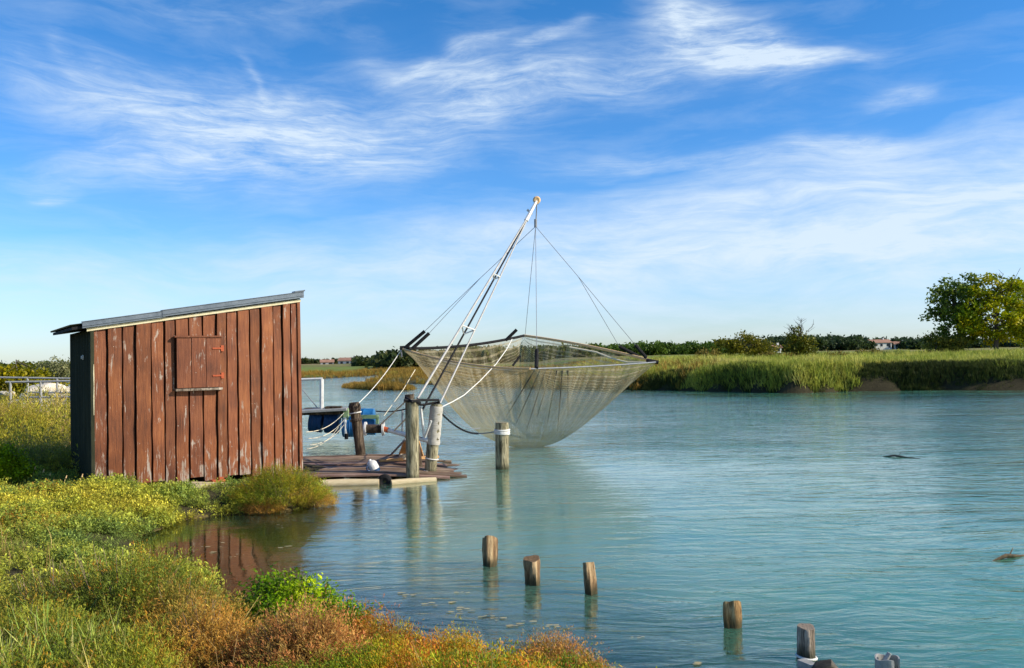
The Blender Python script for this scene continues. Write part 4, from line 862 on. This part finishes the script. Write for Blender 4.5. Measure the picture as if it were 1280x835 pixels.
# net surface
n=90; vs=[];uv=[]
for i in range(n+1):
    for j in range(n+1):
        s,t=i/n,j/n; a,b=2*s-1,2*t-1
        lb=T(Lc).lerp(T(Bc),t)+Vector((0,0,-.40*t*(1-t))); fr_=T(Fc).lerp(T(Rc),t)+Vector((0,0,-.08*t*(1-t)))
        rim=lb.lerp(fr_,s)
        # hems bow with the bars
        rim.z += -.5*s*(1-s)*(1-t)*1.0*.96 + .24*s*(1-s)*t
        g_=max((1-a*a)*(1-b*b),0)**(.60+.06*math.sin(3*a+2*b)+.03*math.sin(7*b-4*a)); g_=g_*(.97+.03*g_)
        ctr=Vector((0,0,Cn.z)); z=rim.z*(1-g_)+ctr.z*g_
        ang=math.atan2(rim.y,rim.x); rad=math.hypot(rim.x,rim.y)
        cr_=.06*math.sin(ang*17+2.5*math.sin(ang*4))*(g_*(1-g_)*4)+.02*math.sin(ang*51+1.3)*(g_*(1-g_)*4)
        pull=1-.05*(g_*(1-g_)*4)+cr_*.6
        vs.append((rim.x*pull,rim.y*pull,max(z+cr_*.4-.03*(1-g_),-.02))); uv.append((s,t,g_))
F=[(i*(n+1)+j,(i+1)*(n+1)+j,(i+1)*(n+1)+j+1,i*(n+1)+j+1) for i in range(n) for j in range(n)]
mt,nt=newmat('fine_fishing_mesh'); sp=N(nt,'ShaderNodeSeparateColor',ins={0:attr(nt,'Col')}); us,ut,ug=sp.outputs
def lines(u,freq,wd): 
    w_=mth(nt,'ABSOLUTE',mth(nt,'SUBTRACT',mth(nt,'FRACT',mth(nt,'MULTIPLY',u,freq)),.5)); return mth(nt,'LESS_THAN',w_,wd)
grid=mth(nt,'MAXIMUM',lines(us,170,.13),lines(ut,170,.13))
seam=mth(nt,'MAXIMUM',lines(us,7,.006),lines(ut,7,.006))
pos=objco(nt); ps=N(nt,'ShaderNodeSeparateXYZ',ins={0:pos}); ang=mth(nt,'ARCTAN2',ps.outputs[1],ps.outputs[0])
sv=N(nt,'ShaderNodeCombineXYZ',ins={0:mth(nt,'MULTIPLY',ang,9.),1:mth(nt,'MULTIPLY',ps.outputs[2],.7)}).outputs[0]
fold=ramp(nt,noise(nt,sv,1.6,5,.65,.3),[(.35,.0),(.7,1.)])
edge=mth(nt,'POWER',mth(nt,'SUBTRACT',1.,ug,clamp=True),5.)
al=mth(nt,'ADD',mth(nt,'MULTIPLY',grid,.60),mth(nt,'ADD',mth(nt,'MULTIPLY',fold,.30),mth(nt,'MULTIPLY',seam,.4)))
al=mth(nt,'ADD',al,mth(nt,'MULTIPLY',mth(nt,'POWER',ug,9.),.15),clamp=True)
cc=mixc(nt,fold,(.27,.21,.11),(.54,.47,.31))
cc=mixc(nt,mth(nt,'POWER',ug,3.),cc,(.20,.20,.06))
di=N(nt,'ShaderNodeBsdfDiffuse',ins={'Color':cc}); tl=N(nt,'ShaderNodeBsdfTranslucent',ins={'Color':cc}); dm=N(nt,'ShaderNodeMixShader',ins={0:.4,1:di.outputs[0],2:tl.outputs[0]})
tr=N(nt,'ShaderNodeBsdfTransparent'); mx=N(nt,'ShaderNodeMixShader',ins={0:al,1:tr.outputs[0],2:dm.outputs[0]}); N(nt,'ShaderNodeOutputMaterial',ins={0:mx.outputs[0]})
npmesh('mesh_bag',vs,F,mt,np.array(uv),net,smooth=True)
for k in range(7):
    mb=MB(); x0_,x1_=668+7*k,632+13*k; pts=[T(aty(x0_+(x1_-x0_)*f,463+(522+8*(k%3)-463)*f,NY-2.75+1.6*f**1.3+.1*k)) for f in (0,.25,.5,.75,1)]
    mb.tube(pts,[.015,.013,.010,.008,.004],5); mb.build('fold_stroke',M['bark'],net)  # thin dark tubes added to draw the fold strokes of the mesh
# hem ropes hanging under the bars
mb=MB(); mb.tube(bow(aty(520,440,NY),aty(652,462,NY-2.6),-.14),.018,6); mb.build('hem_rope',M['rope'],net,smooth=True)
mb=MB(); mb.tube([T(p) for p in (aty(712,434,NY+1.2),aty(745,440,NY+1),aty(765,448,NY+.6),aty(785,453,NY+.4),aty(815,453,NY))],.022,6); mb.build('hem_rope',M['rope'],net,smooth=True)
# black sleeves on the bridle lines, and bridle lines
AP=aty(669.5,283,NY)
def seg(a,b,r,mat,nm): mb=MB(); mb.tube([T(a),T(b)],r,8); return mb.build(nm,mat,net,smooth=True)
SL=[((507,434),(531,414),NY,NY),((515,436),(536.5,416.5),NY-.3,NY-.25),((808,447.5),(794,431),NY,NY),((798,445.5),(774,433),NY+.5,NY+.5),((632,425.5),(646,412),NY+1.6,NY+1.6),((670.5,460),(671,437),NY-2.8,NY-2.5),((641,457),(650,445),NY-1.4,NY-1.3)]
for a_,b_,y0,y1 in SL: seg(aty(*a_,y0),aty(*b_,y1),.042 if a_!=(641,457) else .025,M['dark'],'sleeve')
j1=aty(601,347,NY); j2=aty(723,346,NY); j3=aty(670,359,NY-.6)
for a_,b_ in [(AP,j1),(j1,aty(531,414,NY)),(j1,aty(536.5,416.5,NY-.25)),(AP,j2),(j2,aty(794,431,NY)),(j2,aty(774,433,NY+.5)),(AP,aty(671,437,NY-2.5)),(AP,aty(656.5,418,NY+2.9))]: seg(a_,b_,.0065,M['wire'],'bridle_line')
mb=MB(); mb.tube([T(aty(501.5,436,NY)),T(aty(502,446,NY))],.02,6); mb.build('tail_cord',M['wire'],net)

# ------------------------------------------------------------------ boom
top=aty(664,264,NY); tip=aty(671,251,NY); BY=16.5
boom=empty('net_boom',(aty(528,510,BY).x,BY,0)); tag(boom,'tall three legged boom of white and dark poles holding up the net','boom')
O=Vector(boom.location); TB=lambda p: Vector(p)-O
f1,f2,f3=aty(522,498,BY-.3),aty(527.5,513,BY+.2),aty(550,504,BY+.3)
for f_,mat,r_ in ((f1,'pole_grey',.022),(f2,'dark',.020),(f3,'pole_grey',.018)):
    mb=MB(); mb.tube([TB(f_),TB(f_.lerp(top,.5)),TB(top)],[r_,r_,r_*.8],10); mb.build('pole',M[mat],boom,smooth=True)
for f in (.325,.60):
    q=[f_.lerp(top,f) for f_ in (f1,f2,f3)]; mb=MB()
    for i in range(3): mb.tube([TB(q[i]),TB(q[(i+1)%3])],.016,6)
    mb.build('spreader',M['white_metal'],boom,smooth=True)
mb=MB(); mb.tube([TB(top.lerp(f2,.06)),TB(tip)],[.05,.035],8); mb.bar(TB(aty(659,262,NY)),TB(aty(665,268,NY)),.05,.05); mb.build('mast_head',M['white_metal'],boom,smooth=True)
mb=MB(); torus(mb,TB(tip)+Vector((0,0,.02)),.055,.04,'Y'); mb.box(TB(tip)+Vector((.0,0,.0)),(.09,.07,.16)); mb.build('pulley',M['tan'],boom,smooth=True)
mb=MB(); mb.tube([TB(tip),TB(aty(670.5,268,NY)),TB(AP)],.014,6); mb.tube([TB(aty(669.5,274,NY)),TB(aty(669.5,284,NY))],.035,8); mb.build('hoist_line',M['wire'],boom)
mb=MB(); mb.tube([TB(aty(526,508,BY)),TB(aty(530,546,BY+.1))],.022,8); mb.tube([TB(aty(539,526,BY)),TB(aty(531,547,BY+.1))],.02,8); mb.build('foot_strut',M['white_metal'],boom,smooth=True)
mb=MB(); mb.tube([TB(aty(507,549,BY+.2)),TB(at(489,568,.14))],.022,8); mb.tube([TB(aty(524,545,BY+.2)),TB(aty(546,560,BY+.3))],.012,6); mb.build('foot_strut',M['wire'],boom,smooth=True)
# collar: chain and iron ring round the post heads
mb=MB()
cp=[aty(507,497,BY-.5),aty(515,502,BY-.8),aty(526,500,BY-.5),aty(536,500,BY-.2),aty(548,500,BY+.1),aty(549,503,BY+.25),aty(540,504,BY+.2),aty(528,506,BY),aty(514,505,BY-.3)]
mb.tube([TB(p) for p in cp],.024,6); mb.tube([TB(aty(505,500,BY-.7)),TB(aty(526,504,BY-.6))],.03,6); mb.build('iron_collar',M['dark'],boom,smooth=True)
# winch
win=empty('winch',aty(485,545,BY+.5)); tag(win,'hand winch with a brown drum between white discs on the platform','winch'); WO=Vector(win.location); TW=lambda p:Vector(p)-WO
wa,wb,wc=aty(457,536,BY+.5),aty(479,536,BY+.5),aty(535,551,BY+.2)
mb=MB(); mb.tube([TW(wa),TW(wb)],.085,16); mb.build('drum',M['post_dark'],win,smooth=True)
wd=(wb-wa).normalized()
for p in (wa,wb): mb=MB(); mb.tube([TW(p-wd*.018),TW(p+wd*.018)],.135,20); mb.build('disc',M['white_metal'],win,smooth=True)
mb=MB(); mb.tube([TW(wb),TW(wb.lerp(wc,.12))],.05,10); mb.build('hub',M['rust'],win,smooth=True)
mb=MB(); mb.tube([TW(wb),TW(wc)],.042,10); mb.build('axle',M['white_metal'],win,smooth=True)
for (a_,b_) in (((503,568),(512,546)),((525,570),(518,548))): mb=MB(); mb.bar(TW(at(*a_,.13)),TW(aty(*b_,BY+.3)),.16,.05); mb.build('support',M['orangewood'],win,bevel=.006)
a_=at(474,577,.15); b_=at(548,572,.15); mb=MB(); mb.bar((0,0,0),b_-a_,.10,.05); o=mb.build('loose_plank',M['orangewood'],None,bevel=.005); o.location=a_+Vector((0,0,.02)); tag(o,'orange plank lying along the platform below the winch','plank')
p=at(505,575,.15); mb=MB()
for k in range(6): torus(mb,(random.uniform(-.03,.03),random.uniform(-.03,.03),.02+.018*k),.07,.013,'Z',14,6)
o=mb.build('rope_coil',M['rope'],None,smooth=True); o.location=p; tag(o,'small yellow rope coil on the platform by the tallest post','rope')
# chain to the net
cpts=sag(aty(552,517,BY+.3),aty(598,542,NY-2.4),.10,44); mb=MB()
for i in range(0,44):
    a_,b_=cpts[i],cpts[i+1]; c0=(a_+b_)/2; d=(b_-a_); q=d.to_track_quat('X','Z').to_matrix()@Matrix.Rotation((i%2)*math.pi/2,3,'X'); pts=[c0+q@Vector((d.length*.72*math.cos(t_),.020*math.sin(t_),0)) for t_ in [6.2832*k/8 for k in range(9)]]
    mb.tube([p-cpts[0] for p in pts],.007,4)
ch=mb.build('chain',M['dark']); ch.location=cpts[0]; tag(ch,'dark iron chain sagging from the wrapped post to the net','chain')
def rope(name,pts,r,mat,label,cat='rope'):
    pts=[Vector(p) for p in pts]; mb=MB(); mb.tube([p-pts[0] for p in pts],r,6); o=mb.build(name,M[mat],None,smooth=True); o.location=pts[0]; return tag(o,label,cat)
rope('rope',sag(aty(597,542,NY-2.4),t4-Vector((0,0,.14)),.02),.012,'wire','thin line from the chain end to the lone green post')
rope('rope',[t2-Vector((0,0,.1)),aty(566,502,BY+.6),aty(580,494,BY+1.2),aty(600,476,BY+2),aty(620,455,BY+3),aty(633,437,BY+4),aty(640,424,BY+4.6)],.010,'ropew','white rope curving from the wrapped post up in front of the net')
rope('rope',sag(aty(501,438,NY),t3-Vector((0,0,.1)),.1),.009,'ropew','pale rope from the left corner of the net to the dark knobbed post')
rope('rope',[aty(473,533,BY+.5),aty(510,499,BY-.4)],.016,'rope','cream rope from the winch disc up to the tallest post head')
rope('rope',[aty(493,538,BY+.4),aty(510,521,BY-.2)],.016,'rope','short cream rope from the winch axle to the tallest post')
rope('rope',[aty(519,462,BY+2.5),aty(504,487,BY+1.2),aty(480,520,BY+.6)],.007,'rope','thin yellow line slanting down in front of the islet')
rope('rope',sag(aty(470,514,BY+1.6),aty(508,511,BY+.3),.03),.012,'dark','dark line from the green beam to the dark post')
rope('rope',sag(aty(553,512,BY+.3),aty(600,535,NY-2.5),.12),.007,'wire','thin wire above the chain going to the net')
# ropes from the hut corner to the raft
RY=24.0
for k,(a_,b_) in enumerate([((383,540),(430,516)),((386,548),(430,525)),((388,556),(430,531)),((384,561),(423,534))]):
    rope('mooring_rope',sag(aty(*a_,17.5),aty(*b_,RY-1.2),.12),.008,'rope',['topmost','second','third','lowest'][k]+' of the four pale mooring ropes running from the hut to the raft')
# ------------------------------------------------------------------ raft
raft=empty('drum_raft',aty(425,545,RY)); raft.location.z=0; tag(raft,'raft on blue drums with a green beam and a metal walkway, moored behind the platform','raft'); RO=Vector(raft.location); TR=lambda p:Vector(p)-RO
def drum(a,b,r,mat):
    mb=MB(); a=Vector(a);b=Vector(b); L=[0,.02,.04,.30,.33,.36,.64,.67,.70,.96,.98,1]; rr=[.9,1,1,1,1.04,1,1,1.04,1,1,1,.9]
    mb.tube([TR(a.lerp(b,f)) for f in L],[r*k for k in rr],18); mb.build('drum',M[mat],raft,smooth=True)
q=lambda px,py,dy=0: aty(px,py,RY+dy)
drum(q(388,525,-.3),q(404,527,-.3),.30,'navy'); drum(q(407,527,-.3),q(424,528,-.3),.30,'navy'); drum(q(429,533,-.5),q(444,533,-.5),.28,'blue'); drum(q(452,531,-.3),q(470,531,-.3),.27,'blue')
drum(q(390,523,.9),q(424,523,.9),.3,'navy'); drum(q(430,523,.9),q(468,523,.9),.28,'blue')
mb=MB(); mb.box(TR(q(409,513.5,.3)),(1.55,1.9,.10)); mb.build('deck',M['post_dark'],raft,bevel=.01)
mb=MB(); mb.bar(TR(q(452,521,-.6)),TR(q(472,521,-.6)),.10,.10); mb.bar(TR(q(471.5,519,-.6)),TR(q(471.5,530,-.6)),.08,.08); mb.bar(TR(q(432.5,510,-.65)),TR(q(432.5,525,-.65)),.12,.14); mb.bar(TR(q(425,521,-.5)),TR(q(455,521,-.5)),.08,.08); mb.build('green_beam',M['greenp'],raft,bevel=.008)
mb=MB(); mb.bar(TR(q(371,514.5,-.5)),TR(q(436,511,-.5)),.6,.07); mb.build('walkway',M['grey_metal'],raft,bevel=.01)
mb=MB(); mb.tube([TR(q(402,511,-.5)),TR(q(402,474,-.5))],.055,8); mb.tube([TR(q(360,475,-.5)),TR(q(403,473.5,-.5))],.035,8); mb.build('railing',M['white_metal'],raft,smooth=True)
mb=MB(); mb.tube([TR(q(378,487,-.5)),TR(q(397,510,-.5))],.014,6); mb.build('stay_wire',M['wire'],raft)
mb=MB(); mb.tube([TR(q(431,522,-.75)),TR(q(432,545,-.75))],.04,8); mb.build('pole',M['white_metal'],raft,smooth=True); mb=MB(); mb.tube([TR(q(433,542,-.8)),TR(q(433,549,-.8))],.05,8); mb.build('fender',M['dark'],raft,smooth=True)
mb=MB(); mb.box(TR(q(420,510.5,-.5)),(.30,.25,.12)); mb.box(TR(q(412,510.5,-.5)),(.2,.25,.12)); mb.build('crate',M['post_dark'],raft,bevel=.01)
# pole far out between raft and boom (dark mooring pin)
rope('mooring_pin',[aty(503,512,20),aty(503,541,20)],.022,'wire','thin dark pin standing in the water behind the winch','pin')

# ------------------------------------------------------------------ railings and rocks left
def rail(Y,pxs,ytop,ylow,px0,px1,label,lowstart):
    e=empty('railing',aty(px0,490,Y)); tag(e,label,'railing','metal railings by the quay at the left'); EO=Vector(e.location)
    yt=lambda px:ytop[0]+(ytop[1]-ytop[0])*(px-px0)/(px1-px0); yl=lambda px:ylow[0]+(ylow[1]-ylow[0])*(px-px0)/(px1-px0)
    mb=MB(); mb.tube([aty(px0,yt(px0),Y)-EO,aty(px1,yt(px1),Y)-EO],.036,8); mb.build('top_rail',M['grey_metal'],e,smooth=True)
    mb=MB(); mb.tube([aty(lowstart,yl(lowstart),Y)-EO,aty(px1,yl(px1),Y)-EO],.032,8); mb.build('lower_rail',M['grey_metal'],e,smooth=True)
    for p_ in pxs:
        t_=aty(p_,yt(p_),Y); mb=MB(); mb.tube([t_-EO,Vector((t_.x,t_.y,gz(t_.x,t_.y)-.1))-EO],.042,8); mb.build('rail_post',M['grey_metal'],e,smooth=True)
rail(33,(-4,34.5,71.5,110),(471.5,473.5),(490,491),-20,112,'back railing with a thin pale top rail, starting beyond the left edge',33)
rail(29,(13,51,89),(477.8,476),(497,496),7,112,'front railing whose top rail ends at a post near the left edge',33)
r_=random.Random(3)
for k,(px,py,s_,lab) in enumerate([(47,487,.45,'pale rock at the left end of the rubble behind the railings'),(56,493,.5,'large cream slab in the middle of the rubble behind the railings'),(66,484,.42,'highest pale rock of the rubble, next to the hut'),(74,490,.45,'pale rock half hidden by the hut wall'),(35,497,.35,'small pale rock below the left railing posts'),(62,500,.5,'lowest cream boulder near the hut\'s edge'),(10,492,.22,'small white stone below the railing post at the left edge')]):
    bm_v=[];mb=MB(); import bmesh
    bm=bmesh.new(); bmesh.ops.create_icosphere(bm,subdivisions=3,radius=1)
    for v in bm.verts:
        nz=r_.uniform(-.05,.05)+.16*math.sin(v.co.x*4+k)+.12*math.sin(v.co.y*5+k*2); v.co*=(1+nz); v.co.x*=1.35*s_; v.co.y*=s_; v.co.z=max(min(v.co.z,.62),-.6)*s_*.62
    me=bpy.data.meshes.new('rock'); bm.to_mesh(me); bm.free(); p=aty(px,py,36+k*.3); o=link('rock',me,M['stone']); o.location=(p.x,p.y,p.z); o.rotation_euler=(r_.uniform(-.2,.2),r_.uniform(-.2,.2),r_.uniform(0,3)); tag(o,lab,'rock')
# stony mound that carries the rocks
x0=aty(58,500,36); mb=MB(); vs=[];fs=[]; nn=24
for i in range(nn+1):
    for j in range(nn+1):
        u=i/nn*2-1; v=j/nn*2-1; hh=max(0,1-u*u)*max(0,1-v*v); vs.append((u*2.4,v*2.2,hh**.7*(.55+.25*vnoise(u*2+5,v*2+5,1.3,3))-.03))
fs=[(i*(nn+1)+j,(i+1)*(nn+1)+j,(i+1)*(nn+1)+j+1,i*(nn+1)+j+1) for i in range(nn) for j in range(nn)]
mb.add(vs,fs); o=mb.build('rubble',M['stone'],None); o.location=(x0.x,x0.y,gz(x0.x,x0.y)); tag(o,'mound of pale quay rubble behind the railings','rubble',kind='stuff')

# floating scraps in the shallows
pts=[(563,753),(509,744),(461,762),(580,764),(610,771),(688,782),(690,795),(797,795),(625,773),(512,742),(262,691),(298,695),(262,682),(352,658),(362,684),(386,723),(400,737),(870,830),(570,762),(540,755),(585,740),(640,782),(655,778)]
V=[];F=[];C=[]
for px,py in pts:
    for j in range(4):
        p=at(px+random.gauss(0,7),py+random.gauss(0,1.6),.006); a=random.random()*3; s_=random.uniform(.006,.028); t_=random.uniform(.25,.5); b_=len(V)
        for k in range(5):
            aa=a+6.2832*k/5; V.append((p.x+math.cos(aa)*s_*1.5,p.y+math.sin(aa)*s_*.8*random.uniform(.6,1.2),.006+random.uniform(0,.004))); C.append((.42,.38,.26))
        F.append(tuple(range(b_,b_+5)))
o=npmesh('floating_leaves',V,F,M['leaf'],np.array(C)); tag(o,'pale scraps of leaves and weed floating in the shallows','debris',kind='stuff')
